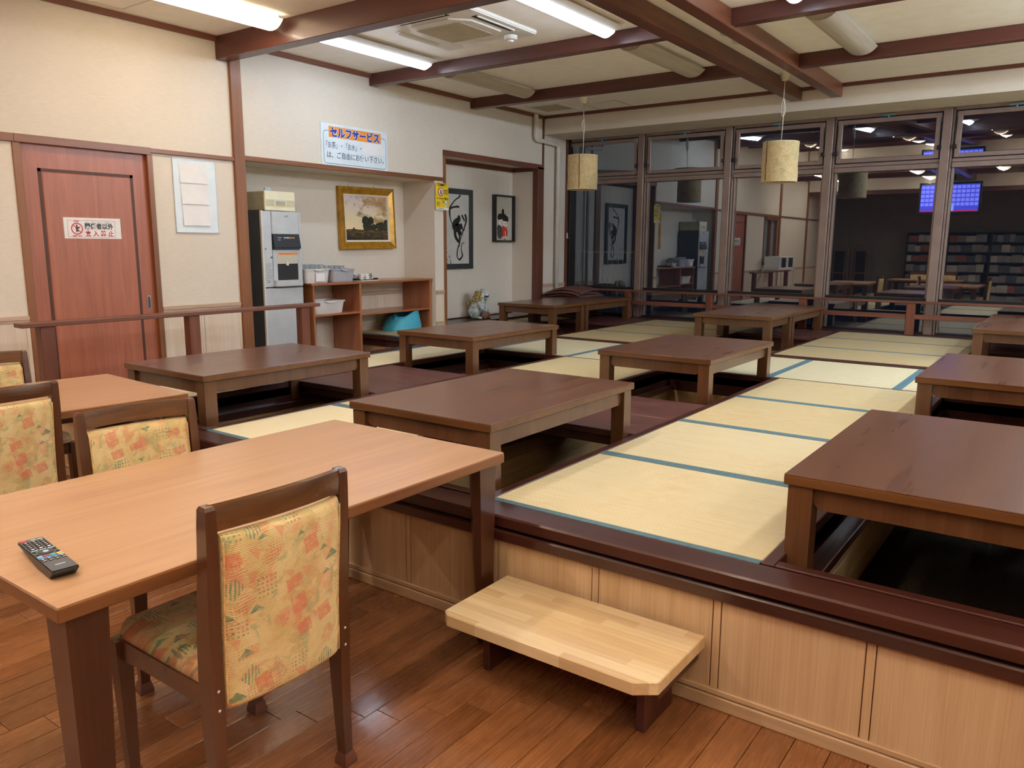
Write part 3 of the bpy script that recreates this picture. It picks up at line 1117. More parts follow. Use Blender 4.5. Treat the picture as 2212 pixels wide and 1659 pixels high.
box('side_post', XW, XW + .028, 9.29, 9.335, ZF, 2.81, 'post_dark', bpy.data.objects['window_1'], .002)

MT['fence_grey'] = plain('grey_railing_paint', (120, 118, 112), .5)  # even grey, toned down so the railing stays less bright
# the balcony beyond the glass
bal = tag(box('balcony_slab', -7, 4, 9.55, 11.0, .2, .34, 'night_ground', None, 0), 'dark balcony slab outside the far windows', 'balcony')
fence = thing('balcony_railing', 'pale metal balcony railing with thin bars outside the far left window', 'railing')
bm = BM()
bx(bm, -7.2, -5.02, 10.08, 10.13, 1.30, 1.33, .004)
bx(bm, -7.2, -5.02, 10.09, 10.12, .42, .45)
obj('rail', bm, 'fence_grey', fence)
b0 = None
xk = -7.1
k = 0
while xk < -5.03:
    if b0 is None:
        bm = BM()
        cyl(bm, (0, 0, 0), .007, .86, 8)
        b0 = obj('bar', bm, 'fence_grey', fence, loc=(xk, 10.105, .87))
    else:
        shared('bar', b0, fence, (xk, 10.105, .87), (0, 0, 0), (2.4, 2.4, 1.06) if k % 8 == 4 else None)
    xk += .082
    k += 1

# ------------------------------------------------------------ raised tatami platforms
PITX = [(-4.405, -3.600), (-2.578, -1.762), (-.658, .160), (1.262, 2.078)]
PIT1, PLK, PIT2 = (2.290, 3.50), (3.50, 4.43), (4.43, 5.655)
near = thing('tatami_platform', 'raised tatami platform with sunken leg wells nearest the dining floor', 'platform', (0, 0, 0))

def tatami(parent, x0, x1, y0, y1, z, m='tatami', borders=('y0', 'y1'), bw=.032):
    o = obj('tatami_mat', bx(BM(), x0 + .001, x1 - .001, y0 + .001, y1 - .001, z - .035, z, .003), m, parent)
    bm = BM()
    e = .0015
    for b in borders:
        if b == 'y0': bx(bm, x0 + .001, x1 - .001, y0 + .001, y0 + bw, z - .03, z + e, .001)
        if b == 'y1': bx(bm, x0 + .001, x1 - .001, y1 - bw, y1 - .001, z - .03, z + e, .001)
        if b == 'x0': bx(bm, x0 + .001, x0 + bw, y0 + .001, y1 - .001, z - .03, z + e, .001)
        if b == 'x1': bx(bm, x1 - bw, x1 - .001, y0 + .001, y1 - .001, z - .03, z + e, .001)
    if borders:
        obj('cloth_edging', bm, 'heri', o)
    return o

# underframe: solid strips between the wells, just below the mats
bm = BM()
ZU = ZP - .036
xs = [-4.99] + [v for p in PITX for v in p] + [XR]
for k in range(0, len(xs), 2):
    bx(bm, xs[k] + (0 if k else .0), xs[k + 1], YF + .05, YM, .0, ZU)
for a, b in PITX:
    bx(bm, a, b, YF + .05, PIT1[0], 0, ZU)
    bx(bm, a, b, PIT2[1], YM + .02, 0, ZU)
bx(bm, -4.99, XR, YM, Y2, 0, ZU)
obj('underframe', bm, 'mahogany', near)

# nosing, moulding, riser panels and foot rail of the near front edge
NX0 = -5.11
bm = BM()
prism(bm, [(YF, ZP - .040), (YF, ZP - .006), (YF + .006, ZP), (2.232, ZP), (2.232, ZP - .040)], NX0, XR)
obj('front_nosing', bm, 'mahogany', near)
bm = BM()
bx(bm, NX0, XR, YF + .028, YF + .08, ZP - .06, ZP - .04)
obj('shadow_fillet', bm, 'mahogany', near)
bm = BM()
prism(bm, [(YF + .012, ZP - .098), (YF + .006, ZP - .062), (YF + .012, ZP - .056), (YF + .08, ZP - .056), (YF + .08, ZP - .098)], NX0, XR)
obj('moulding_rail', bm, 'mahogany', near)
gx = [-4.99, -4.62, -4.18, -3.74, -3.32, -2.90, -2.48, -2.06, -1.63, -1.21, -.788, -.357, .07, .50, .92, 1.35, 1.78, 2.2, 2.63, 3.05, 3.48]
for a, b in zip(gx, gx[1:]):
    obj('riser_panel', bx(BM(), a + .0145, b - .0145, YF + .034, YF + .05, .06, ZP - .09, .0015), 'veneer', near)
    obj('riser_stile', bx(BM(), b - .0115, b + .0115, YF + .034, YF + .05, .06, ZP - .09, .0015), 'veneer', near)
bm = BM()
bx(bm, NX0 + .02, XR, YF + .038, YF + .06, .0, ZP - .05)
obj('riser_backing', bm, 'door_groove', near)
bm = BM()
bx(bm, NX0 + .02, XR, YF + .022, YF + .045, 0, .043, .003)
bx(bm, NX0 + .02, XR, YF + .026, YF + .045, .0465, .064, .002)
obj('foot_rail', bm, 'veneer_x', near)
# left edge
bm = BM()
prism(bm, [(NX0, ZP - .040), (NX0, ZP - .005), (NX0 + .006, ZP), (-4.982, ZP), (-4.982, ZP - .04)], 2.232, YM - .02, 'y')
obj('side_nosing', bm, 'mahogany_y', near)
bm = BM()
bx(bm, NX0 + .03, NX0 + .06, 2.2, YM - .02, 0, ZP - .04)
obj('side_riser', bm, 'veneer', near)

# wells: trims, ledges, pine boards, carpet
def trim_well(parent, a, b, y0, y1, z, zf0, front=True, back=True, w=.042):
    bm = BM()
    bx(bm, a - w, a, y0 - w, y1 + (w if back else 0), z - .10, z + .002, .003)
    bx(bm, b, b + w, y0 - w, y1 + (w if back else 0), z - .10, z + .002, .003)
    obj('well_trim', bm, 'mahogany_y', parent)
    bm = BM()
    if front: bx(bm, a, b, y0 - w, y0, z - .10, z + .002, .003)
    if back: bx(bm, a, b, y1, y1 + .03, z - .10, z + .002, .003)
    if front or back: obj('well_trim', bm, 'mahogany', parent)
    # dark skirt, ledge rail, pine lining
    bm = BM()
    for s, x in ((1, a), (-1, b)):
        bx(bm, min(x, x + s * .012), max(x, x + s * .012), y0, y1, z - .17, z - .09)
        bx(bm, min(x, x + s * .052), max(x, x + s * .052), y0, y1, z - .172, z - .132, .003)
    obj('well_ledge', bm, 'mahogany_y', parent)
    bm = BM()
    for s, y in ((1, y0), (-1, y1)):
        bx(bm, a, b, min(y, y + s * .012), max(y, y + s * .012), z - .17, z - .09)
    obj('well_skirt', bm, 'mahogany', parent)
    for s, x in ((1, a), (-1, b)):
        for k in range(3):
            h0, h1 = zf0 + k * (z - .17 - zf0) / 3, zf0 + (k + 1) * (z - .17 - zf0) / 3 - .002
            obj('lining_board', bx(BM(), min(x, x + s * .014), max(x, x + s * .014), y0, y1, h0, h1, .0015), 'pine_y', parent)
    for s, y in ((1, y0), (-1, y1)):
        for k in range(3):
            h0, h1 = zf0 + k * (z - .17 - zf0) / 3, zf0 + (k + 1) * (z - .17 - zf0) / 3 - .002
            obj('lining_board', bx(BM(), a, b, min(y, y + s * .014), max(y, y + s * .014), h0, h1, .0015), 'pine', parent)
    bm = BM()
    bx(bm, a, b, y0, y1, -.01, zf0)
    obj('well_carpet', bm, 'carpet', parent)

for a, b in PITX:
    trim_well(near, a, b, PIT1[0], PIT2[1], ZP, .002, back=True)
    for y in (PLK[0] + .03, PLK[1] - .07):
        obj('bearer', bx(BM(), a, b, y, y + .04, ZP - .09, ZP - .036, .002), 'mahogany', near)
    for k in range(2):
        ym = PLK[0] + (PLK[1] - PLK[0]) * (.46 * k)
        y1 = PLK[0] + (PLK[1] - PLK[0]) * (.46 if k == 0 else 1.0)
        obj('cover_board', bx(BM(), a + .001, b - .001, ym + .002, y1 - .002, ZP - .036, ZP - .002, .003), 'boards', near)

# mats of the near platform
yb = [2.234, 3.088, 3.946, 4.822, 5.690]
cols = [(-3.558, -2.620), (-1.720, -.700), (.202, 1.220), (2.120, XR)]
tatami(near, -4.982, -4.447, 2.234, 3.97, ZP, 'tatami_pale', ('y0', 'y1', 'x0'), .03)
tatami(near, -4.982, -4.447, 3.97, 5.69, ZP, 'tatami_pale', ('y0', 'x0'), .03)
for ci, (a, b) in enumerate(cols):
    for k in range(4):
        tatami(near, a, b, yb[k], yb[k + 1], ZP, 'tatami_pale' if ci == 0 and k == 0 else ('tatami' if k < 2 else 'tatami_dimmed'), ('y0', 'y1') if k < 3 else ('y0',))
bm = BM()
bx(bm, -4.982, XR, 5.690, 5.706, ZP - .03, ZP + .001)
obj('aisle_strip', bm, 'mahogany', near)
xa = [-4.982, -4.415, -3.553, -2.685, -1.803, -.945, -.085, .775, 1.635, 2.495, XR]
for a, b in zip(xa, xa[1:]):
    tatami(near, a, b, 5.707, Y2 - .004, ZP, 'tatami_aisle', ('x0', 'x1'), .03)

# the far platform, a finger higher; it also runs into the self-service recess
far = thing('tatami_platform', 'raised tatami platform along the dark windows, slightly higher than the near one', 'platform')
PFX = [(-5.30, -4.415), (-3.005, -2.165), (-.72, .13), (1.55, 2.40)]
PF, PFB = (6.845, 8.36), (8.36, 9.145)
bm = BM()
ZU = ZF - .036
xs = [XW] + [v for p in PFX for v in p] + [XR]
for k in range(0, len(xs), 2):
    bx(bm, xs[k], xs[k + 1], Y2 + .01, 9.56, 0, ZU)
for a, b in PFX:
    bx(bm, a, b, Y2 + .01, PF[0], 0, ZU)
    bx(bm, a, b, PFB[0] + .03, PFB[1], .25, ZU)
    bx(bm, a, b, PFB[1], 9.56, 0, ZU)
bx(bm, -6.33, XW, YM + .04, 6.61, 0, ZU)
bx(bm, XW, -5.0, YM + .04, Y2 + .01, 0, ZU)
obj('underframe', bm, 'mahogany', far)
bm = BM()
bx(bm, -5.0, XR, Y2 - .002, Y2 + .035, ZU - .02, ZF, .004)
obj('front_nosing', bm, 'mahogany', far)
bm = BM()
bx(bm, -6.33, -4.99, YM, YM + .06, ZF - .045, ZF, .004)
bx(bm, -6.33, -4.99, YM + .03, YM + .06, ZF - .06, ZF - .045)
bx(bm, -6.33, -4.99, YM + .01, YM + .06, ZF - .11, ZF - .06, .004)
bx(bm, -5.03, -4.985, YM + .06, Y2, ZF - .045, ZF, .003)
obj('front_nosing', bm, 'mahogany', far)
bm = BM()
bx(bm, -6.33, -5.0, YM + .03, YM + .045, 0, ZF - .1)
obj('riser_panel', bm, 'veneer', far)
bm = BM()
bx(bm, XW, XR, 9.335, 9.40, ZF - .03, ZF + .008, .002)
obj('window_sill_board', bm, 'mahogany', far)
for a, b in PFX:
    trim_well(far, a, b, PF[0], PF[1], ZF, .005, back=False, w=.032)
    bm = BM()
    bx(bm, a - .032, a, PFB[0], PFB[1], ZF - .1, ZF + .002, .002)
    bx(bm, b, b + .032, PFB[0], PFB[1], ZF - .1, ZF + .002, .002)
    obj('well_trim', bm, 'mahogany_y', far)
    for k in range(2):
        y0 = PFB[0] + .39 * k
        obj('cover_board', bx(BM(), a + .001, b - .001, y0 + .002, y0 + .388, ZF - .036, ZF - .001, .003), 'boards', far)
tatami(far, -6.325, XW, 5.762, 6.605, ZF, 'tatami_far_dimmed', ('y0',), .03)
tatami(far, XW, -5.035, 5.762, Y2 + .036, ZF, 'tatami_far_dimmed', ('y0', 'x1'), .03)
tatami(far, XW + .002, -5.335, Y2 + .038, 8.02, ZF, 'tatami_far_dimmed', ('y1',), .025)
tatami(far, XW + .002, -5.335, 8.02, 9.14, ZF, 'tatami_far_dimmed', ('y0',), .025)
yfb = [Y2 + .038, 7.585, 8.44, 9.15]
for a, b in ((-4.38, -3.04), (-2.13, -.755), (.165, 1.515), (2.435, XR)):
    for k in range(3):
        tatami(far, a, b, yfb[k], yfb[k + 1], ZF, 'tatami_far_dimmed', ('y0', 'y1') if k else ('y1',), .022)
bm = BM()
bx(bm, XW, XR, 9.152, 9.335, ZF - .03, ZF, .002)
obj('edge_board', bm, 'mahogany', far)

# entry step beside the side edge
step = thing('entry_step', 'dark wooden entry step between the low handrail and the brown shelf', 'step', (-5.29, 5.05, 0))
obj('tread', bx(BM(), -.17, .17, -.60, .60, .36, .40, .006), 'boards', step)
for sy in (-.55, .55):
    obj('leg', bx(BM(), -.15, .15, sy - .02, sy + .02, 0, .36, .003), 'stool_leg', step)

# picture recess: floor board a little above the mats
rb = box('recess_floor_board', -6.25, XW + .012, 6.795, 8.60, ZF - .1, .503, 'mahogany_y', wall_left, .004)
box('recess_sill', XW + .0, XW + .03, 6.795, 8.60, ZF - .02, .507, 'mahogany_y', wall_left, .004)
box('recess_skirting', -6.25, -6.24, 6.795, 8.60, .503, .515, 'mahogany_y', wall_left, .001)

# ------------------------------------------------------------ handrails
rl = thing('handrail', 'low red-brown handrail on three posts beside the door passage', 'handrail', (-5.05, 2.15, ZP))
obj('top_rail', bx(BM(), -.052, .052, -.15, 2.085, .447, .474, .004), 'rail', rl)
for y in (0, .97, 1.945):
    obj('post', bx(BM(), -.035, .035, y - .042, y + .042, 0, .447, .004), 'rail_post', rl)
rf = thing('handrail', 'long red-brown guard rail along the foot of the dark windows', 'handrail', (0, 9.245, ZF))
obj('top_rail', bx(BM(), XW + .03, XR, -.035, .035, .338, .362, .004), 'rail_x', rf)
obj('lower_rail', bx(BM(), XW + .03, XR, -.018, .018, .172, .222, .003), 'rail_x', rf)
x = -4.825
while x < XR:
    obj('post', bx(BM(), x - .042, x + .042, -.035, .035, 0, .338, .004), 'rail_post', rf)
    x += 1.122

# ------------------------------------------------------------ low tables
def low_table(name, label, w, l, h, leg=.072, group=None, seat=0.0):
    """origin: middle of the table at mat level; legs reach a little below into the well"""
    t = thing(name, label, 'table', group=group)
    top = BM()
    bx(top, -w / 2, w / 2, -l / 2, l / 2, h - .005, h, .0022)
    obj('tabletop', top, 'walnut', t)
    e = BM()
    bx(e, -w / 2, w / 2, -l / 2, l / 2, h - .034, h - .004, .0025)
    obj('top_edge', e, 'walnut_edge', t)
    a = .012
    for sx in (-1, 1):
        for sy in (-1, 1):
            x, y = sx * (w / 2 - a - leg / 2), sy * (l / 2 - a - leg / 2)
            bm = BM()
            s = leg / 2
            sweep(bm, [(x, y, -seat), (x, y, h - .034)], leg, leg)
            obj('leg', bm, 'walnut_leg', t)
    def apron(L):
        n = 5
        r = .03
        pts = [(-L / 2, h - .034), (L / 2, h - .034)]
        pts += [(L / 2, h - .07)] + [(L / 2 - r + r * math.cos(-PI / 2 * k / n), h - .075 + r * math.sin(-PI / 2 * k / n)) for k in range(1, n + 1)]
        pts += [(-L / 2 + r - r * math.cos(-PI / 2 * (n - k) / n), h - .075 + r * math.sin(-PI / 2 * (n - k) / n)) for k in range(0, n)] + [(-L / 2, h - .07)]
        return pts
    for s in (-1, 1):
        bm = BM()
        y = s * (l / 2 - a - .03)
        prism(bm, apron(w - 2 * (a + leg)), y - .012, y + .012, 'y')
        obj('apron', bm, 'walnut_leg', t)
        bm = BM()
        x = s * (w / 2 - a - .03)
        prism(bm, apron(l - 2 * (a + leg)), x - .012, x + .012, 'x')
        obj('apron', bm, 'walnut_leg', t)
    return t

GT = 'low walnut tables of the tatami platforms'
H = .258
base = low_table('low_table', 'low walnut table on the platform directly behind the front dining table', .793, 1.20, H, group=GT, seat=.125)
base.location = (-2.188, 2.93, ZP)
dup(base, (-4.077, 2.915, ZP), label='low walnut table beside the low handrail, a chip of white on its corner')
dup(base, (-.283, 2.955, ZP), label='big low walnut table nearest the right, over an open well with dark carpet')
dup(base, (-2.19, 5.14, ZP), label='low walnut table in the middle, just before the cross aisle, wide mats on its right')
dup(base, (-4.077, 5.17, ZP), label='low walnut table before the brown shelf and the turquoise seat')
dup(base, (-.283, 5.225, ZP), label='low walnut table behind the biggest one at the right edge')
dup(base, (1.67, 2.95, ZP), label='low walnut table outside the picture, front row by the right wall')
dup(base, (1.67, 5.20, ZP), label='low walnut table outside the picture, second row by the right wall')
short = low_table('low_table', 'short low table standing end to end, nearer half of the left pair before the recess', .78, .69, .27, group=GT, seat=.125)
short.location = (-5.103 + .0, 7.625, ZF)
long = low_table('low_table', 'longer low table at the window end of the left pair by the cushions', .78, 1.15, .27, group=GT, seat=.125)
long.location = (-5.103, 8.548, ZF)
dup(short, (-2.72, 7.70, ZF), label='short low table, nearer half of the middle pair by the windows')
dup(long, (-2.72, 8.625, ZF), label='longer low table, window half of the middle pair')
dup(short, (-.31, 7.70, ZF), label='short low table, nearer half of the pair at the right edge by the windows')
dup(long, (-.31, 8.625, ZF), label='longer low table, window half of the pair at the right edge')

# ------------------------------------------------------------ dining tables
def dining_table(name, label, w, l, h, group=None):
    t = thing(name, label, 'table', group=group)
    obj('tabletop', bx(BM(), -w / 2 + .002, w / 2 - .002, -l / 2 + .002, l / 2 - .002, h - .004, h, .0015), 'oak_top', t)
    obj('top_edge', bx(BM(), -w / 2, w / 2, -l / 2, l / 2, h - .036, h - .0025, .003), 'oak_edge', t)
    for sx in (-1, 1):
        for sy in (-1, 1):
            bm = BM()
            # pentagonal leg: square with its inner corner cut, tapering downwards
            rings = []
            for z, s, off in ((h - .036, .088, 0), (.30, .072, .004), (0, .056, .008)):
                x0, y0 = sx * (w / 2 - .022 - off), sy * (l / 2 - .022 - off)
                P = [(0, 0), (-s, 0), (-s, -.45 * s), (-.45 * s, -s), (0, -s)]
                rings.append([bm.verts.new((x0 + sx * px, y0 + sy * py, z)) for px, py in P])
            for A, B in zip(rings, rings[1:]):
                for k in range(5):
                    bm.faces.new((A[k], A[(k + 1) % 5], B[(k + 1) % 5], B[k]))
            bm.faces.new(rings[0])
            bm.faces.new(rings[-1])
            obj('leg', bm, 'oak_leg', t)
    bm = BM()
    for s in (-1, 1):
        bx(bm, -w / 2 + .12, w / 2 - .12, s * (l / 2 - .10) - .012, s * (l / 2 - .10) + .012, h - .075, h - .036, .002)
        bx(bm, s * (w / 2 - .10) - .012, s * (w / 2 - .10) + .012, -l / 2 + .12, l / 2 - .12, h - .075, h - .036, .002)
    obj('apron', bm, 'oak_leg', t)
    return t
d1 = dining_table('dining_table', 'oak dining table in front with a remote control lying on it', .872, 1.48, .687, 'oak dining tables')
d1.location = (-2.003, 1.378, 0)
dup(d1, (-3.93, 1.375, 0), math.radians(-3.5), 'oak dining table further left, its corner behind two chair backs')
dup(d1, (-2.9, -1.15, 0), math.radians(90), 'oak dining table behind the viewpoint, mirrored in the windows')
dup(d1, (-.2, -1.0, 0), math.radians(90), 'oak dining table behind the viewpoint on the bookcase side, mirrored in the windows')

# ------------------------------------------------------------ chairs (local: sitter faces +x)
def make_chair(name, label):
    t = thing(name, label, 'chair', group='upholstered dining chairs')
    HW = .188
    H = .837
    def bow(y):          # the back bows away from the sitter
        return -.028 * (1 - (y / HW) ** 2)
    def back_x(z):
        return -.205 + .012 * math.sin(PI * min(1, z / .7)) - .012 * max(0, (z - .5) / .33) ** 1.4
    for s in (-1, 1):
        bm = BM()
        zz = [0.012, .12, .25, .36, .43, .52, .62, .72, .79, H - .008, H]
        pts = [(back_x(z), s * HW, z) for z in zz]
        sz = [(.026, .030), (.028, .036), (.030, .044), (.032, .052), (.032, .052), (.032, .048), (.030, .043), (.029, .038), (.028, .035), (.026, .032), (.020, .024)]
        sweep(bm, pts, .03, .04, sizes=sz)
        obj('rear_post', bm, 'chair_wood', t)
        bm = BM()
        x0 = .205
        sweep(bm, [(x0 - .012, s * (HW + .004), .012), (x0, s * (HW + .004), .40)], .04, .04, sizes=[(.026, .026), (.042, .042)])
        obj('front_leg', bm, 'chair_wood', t)
        for xx, yy in ((back_x(0), s * HW), (x0 - .012, s * (HW + .004))):
            bm = BM()
            sweep(bm, [(xx, yy, 0), (xx, yy, .012), (xx, yy, .036)], .04, .04, sizes=[(.042, .044), (.042, .044), (.031, .034)])
            obj('foot_cap', bm, 'foot_cap', t)
        # side rail of the seat
        bm = BM()
        prism(bm, [(-.185, .36), (-.10, .352), (.10, .352), (.20, .345), (.20, .402), (-.185, .402)], s * HW - .012 , s * HW + .012, 'y')
        obj('seat_rail', bm, 'chair_wood', t)
        # two small fixing screws low on the post
        bm = BM()
        for z in (.352, .40):
            ball(bm, (back_x(z) - .0255, s * HW, z), .003, .004, .004, 8, 6)
        obj('screw', bm, 'steel', t)
    bm = BM()
    bx(bm, .19, .214, -HW, HW, .345, .402, .002)
    bx(bm, -.20, -.18, -HW, HW, .362, .402, .002)
    obj('seat_rail', bm, 'chair_rail', t)
    # top rail
    bm = BM()
    n = 14
    ring_ = [(-.011, .777), (.011, .777), (.0135, .812), (.010, .834), (0, H + .001), (-.010, .834), (-.0135, .812)]
    rings = []
    for k in range(n + 1):
        y = -HW + 2 * HW * k / n
        b = bow(y) * .9
        rings.append([bm.verts.new((back_x(.8) + u + b, y, z + .004 * (1 - (y / HW) ** 2))) for u, z in ring_])
    for A, B in zip(rings, rings[1:]):
        for k in range(7):
            bm.faces.new((A[k], A[(k + 1) % 7], B[(k + 1) % 7], B[k]))
    bm.faces.new(rings[0]); bm.faces.new(rings[-1])
    obj('top_rail', bm, 'chair_rail', t, smooth=True, ang=40)
    # padded back with UVs in metres
    bm = BM()
    uvl = bm.loops.layers.uv.new('UVMap')
    n, zs = 16, []
    W2 = HW - .020
    path = []                                  # closed loop round the pad: back side up, over the top, front side down
    for k in range(19):
        z = .352 + (.754 - .352) * k / 18
        path.append((-.026 - .006 * math.sin(PI * k / 18), z))
    path += [(-.020, .765), (-.006, .770), (.010, .766)]
    for k in range(19):
        z = .754 - (.754 - .352) * k / 18
        path.append((.020 + .008 * math.sin(PI * k / 18), z))
    path += [(.010, .342), (-.006, .338), (-.020, .343)]
    rings, vv = [], []
    acc = 0
    for i, (u, z) in enumerate(path):
        if i:
            acc += math.hypot(u - path[i - 1][0], z - path[i - 1][1])
        vv.append(acc)
    uvs = {}
    for k in range(n + 1):
        y = -W2 + 2 * W2 * k / n
        e = abs(y) / W2
        sq = 1 - .35 * max(0, (e - .86) / .14) ** 2
        row = []
        for i, (u, z) in enumerate(path):
            v = bm.verts.new((back_x(z) + u * sq + bow(y) * .8, y, z))
            uvs[v] = (y + .5, vv[i])
            row.append(v)
        rings.append(row)
    m_ = len(path)
    for A, B in zip(rings, rings[1:]):
        for k in range(m_):
            k2 = (k + 1) % m_
            f = bm.faces.new((A[k], A[k2], B[k2], B[k]))
            for lp in f.loops:
                uu = uvs[lp.vert]
                if k2 == 0 and lp.vert in (A[k2], B[k2]):
                    uu = (uu[0], acc + .01)
                lp[uvl].uv = uu
    for R in (rings[0], rings[-1]):
        f = bm.faces.new(R)
        for lp in f.loops:
            lp[uvl].uv = (lp.vert.co.x * 2, lp.vert.co.z)
    bk = obj('back_pad', bm, 'fabric', t, smooth=True, ang=60)
    bm = BM()
    for s in (-1, 1):
        for du in (-.021, .019):
            pts = [(back_x(z) + du + bow(s * W2) * .8, s * (W2 - .002), z) for z in [.350 + .402 * q / 16 for q in range(17)]]
            sweep(bm, pts, .0055, .0055, 6)
    obj('piping', bm, 'piping', bk, smooth=True)
    # seat cushion
    bm = BM()
    uvl = bm.loops.layers.uv.new('UVMap')
    prof = rounded(-.185, .213, -HW - .006, HW + .006, .035, 6)
    lay = [(1.0, .402), (1.012, .415), (1.0, .432), (.965, .446), (.86, .455), (.5, .462)]
    rings = [[bm.verts.new((px * s + .014 * (1 - s), py * s, z)) for px, py in prof] for s, z in lay]
    for A, B in zip(rings, rings[1:]):
        for k in range(len(prof)):
            bm.faces.new((A[k], A[(k + 1) % len(prof)], B[(k + 1) % len(prof)], B[k]))
    bm.faces.new(rings[-1])
    bm.faces.new(rings[0])
    for f in bm.faces:
        for lp in f.loops:
            lp[uvl].uv = (lp.vert.co.y + .5, lp.vert.co.x + 1.5 + lp.vert.co.z * .8)
    obj('seat', bm, 'fabric', t, smooth=True, ang=60)
    return t
c1 = make_chair('dining_chair', 'upholstered chair in front, seen from behind, tucked under the table with the remote')
c1.location = (-1.700, 1.108, 0)
c1.rotation_euler = (0, 0, PI)
dup(c1, (-3.61, 1.26, 0), PI + math.radians(3.0), 'chair cut by the left edge, worn top rail, at the further oak table')
dup(c1, (-2.432, 1.372, 0), math.radians(-8), 'chair across the front table, only its patterned back rising above the tabletop')
dup(c1, (-4.285, 1.62, 0), math.radians(2), 'farthest chair at the left edge, a corner of its back beside the rail post')
dup(c1, (-2.6, -1.85, 0), math.radians(92), 'chair behind the viewpoint at the mirrored table, its back to the bookcase')
dup(c1, (-3.2, -1.85, 0), math.radians(88), 'second chair at the mirrored table behind the viewpoint, nearer the side wall')
dup(c1, (-.2, -1.6, 0), math.radians(90), 'chair at the mirrored table on the bookcase side behind the viewpoint')

# ------------------------------------------------------------ step stool of pale block wood
st = thing('step_stool', 'step with a pale butcher-block tread on dark legs against the platform front', 'step', (-1.185, 1.955, 0))
bm = BM()
prism(bm, [(-.372, -.172), (-.345, -.195), (.315, -.195), (.372, -.152), (.372, .168), (-.372, .168)], .196, .236, 'z')
bmesh.ops.bevel(bm, geom=[e for e in bm.edges], offset=.003, segments=1, affect='EDGES')
obj('tread', bm, 'butcher', st)
for x in (-.305, .262):
    obj('leg', bx(BM(), x, x + .028, -.06, .13, 0, .196, .002), 'stool_leg', st)
obj('brace', bx(BM(), -.277, .262, .10, .125, .10, .19, .002), 'stool_leg', st)
obj('batten', bx(BM(), .335, .357, -.115, .16, .158, .196, .002), 'stool_leg', st)

# ------------------------------------------------------------ remote control
rm = thing('remote_control', 'grey and black television remote control on the front dining table', 'remote control', (-1.816, .731, .687), (0, 0, math.radians(-7)))
bm = BM()
prism(bm, [(-.119, .018), (-.119, .024), (.119, .024), (.122, .018), (.100, .0), (.02, .0), (-.02, .007)], -.0265, .0265, 'y')
bmesh.ops.bevel(bm, geom=[e for e in bm.edges], offset=.002, segments=2, affect='EDGES')
obj('body', bm, 'remote_body', rm)
obj('face_plate', bx(BM(), -.118, .119, -.0255, .0255, .0235, .0247, .0006), 'remote', rm)
def key(x, y, w, d, m, nm='key', r=None):
    bm = BM()
    bx(bm, x - w / 2, x + w / 2, y - d / 2, y + d / 2, .0243, .0262, .0007)
    return obj(nm, bm, m, rm)
ky = (-.0165, 0, .0165)
key(-.108, -.0165, .008, .011, 'key_red')
for y in (0.003, .0165): key(-.106, y, .005, .011, 'ice')
for i in range(4):
    for j in range(3):
        k_ = key(-.092 + i * .0125, ky[j], .0095, .0125, 'ink')
        obj('key_print', bx(BM(), -.092 + i * .0125 - .002, -.092 + i * .0125 + .002, ky[j] - .0018, ky[j] + .0018, .0262, .0264), 'paper', k_)
for j, y in enumerate(ky):
    k_ = key(-.040, y, .013, .0125, 'ink')
    obj('key_print', bx(BM(), -.043, -.037, y - .003, y + .003, .0262, .0264), 'paper', k_)
    key(-.0285, y, .004, .013, 'ice', 'label_strip')
bm = BM()
cyl(bm, (-.008, 0, .0252), .0155, .0026, 28)
dp = obj('cursor_pad', bm, 'key_grey', rm)
bm = BM()
cyl(bm, (-.008, 0, .0268), .006, .001, 18)
obj('select_key', bm, 'ice', dp)
for y in (-.0205, .0205):
    key(-.018, y, .007, .007, 'ink'); key(.004, y, .007, .007, 'ink')
for y, m in ((-.0195, 'ice'), (-.0065, 'key_red'), (.0065, 'key_green'), (.0195, 'key_yellow')): key(.018, y, .006, .0105, m)
for y, m in ((-.0195, 'key_blue'), (-.0065, 'key_blue'), (.0065, 'key_blue'), (.0195, 'ice')): key(.029, y, .006, .0105, m)
for x in (.040, .051):
    for y in (-.0195, -.0065, .0065, .0195):
        k_ = key(x, y, .006, .0095, 'ink')
        obj('key_print', bx(BM(), x - .0013, x + .0013, y - .003, y + .003, .0262, .0264), 'paper', k_)
obj('maker_print', bx(BM(), .085, .089, -.010, .010, .0246, .0249), 'ice', rm)

# ------------------------------------------------------------ water dispenser
wd = thing('water_dispenser', 'tall silver tea and water dispenser standing in the wall recess', 'water dispenser', (-6.10, 4.575, 0))
X0, X1 = -.205, .205
Y0, Y1 = -.215, .215
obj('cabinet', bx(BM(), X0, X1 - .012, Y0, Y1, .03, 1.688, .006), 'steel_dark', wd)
obj('plinth', bx(BM(), X0 + .02, X1 - .03, Y0 + .02, Y1 - .02, 0, .03), 'black', wd)
bm = BM()
bx(bm, X1 - .014, X1 + .010, Y0, Y1, .035, 1.010, .006)
ld = obj('lower_door', bm, 'steel', wd)
# upper front: left strip, top panel, niche surround
obj('front_strip', bx(BM(), X1 - .014, X1 + .010, Y0, -.112, 1.020, 1.688, .004), 'steel', wd)
obj('edge_strip', bx(BM(), X1 - .012, X1 + .0115, Y0 - .001, Y0 + .012, .035, 1.692, .002), 'white_paint', wd)
bm = BM()
bx(bm, X1 - .014, X1 + .014, -.108, .19, 1.485, 1.688, .008)
bx(bm, X1 - .014, X1 + .010, .188, Y1, 1.02, 1.688, .004)
obj('top_panel', bm, 'steel', wd)
bm = BM()
prism(bm, [(X1 + .002, 1.349), (X1 + .034, 1.362), (X1 + .036, 1.376), (X1 + .014, 1.486), (X1 - .01, 1.486), (X1 - .01, 1.349)], -.104, .186, 'y')
cp = None
bm2 = BM()
for v in bm.verts: pass
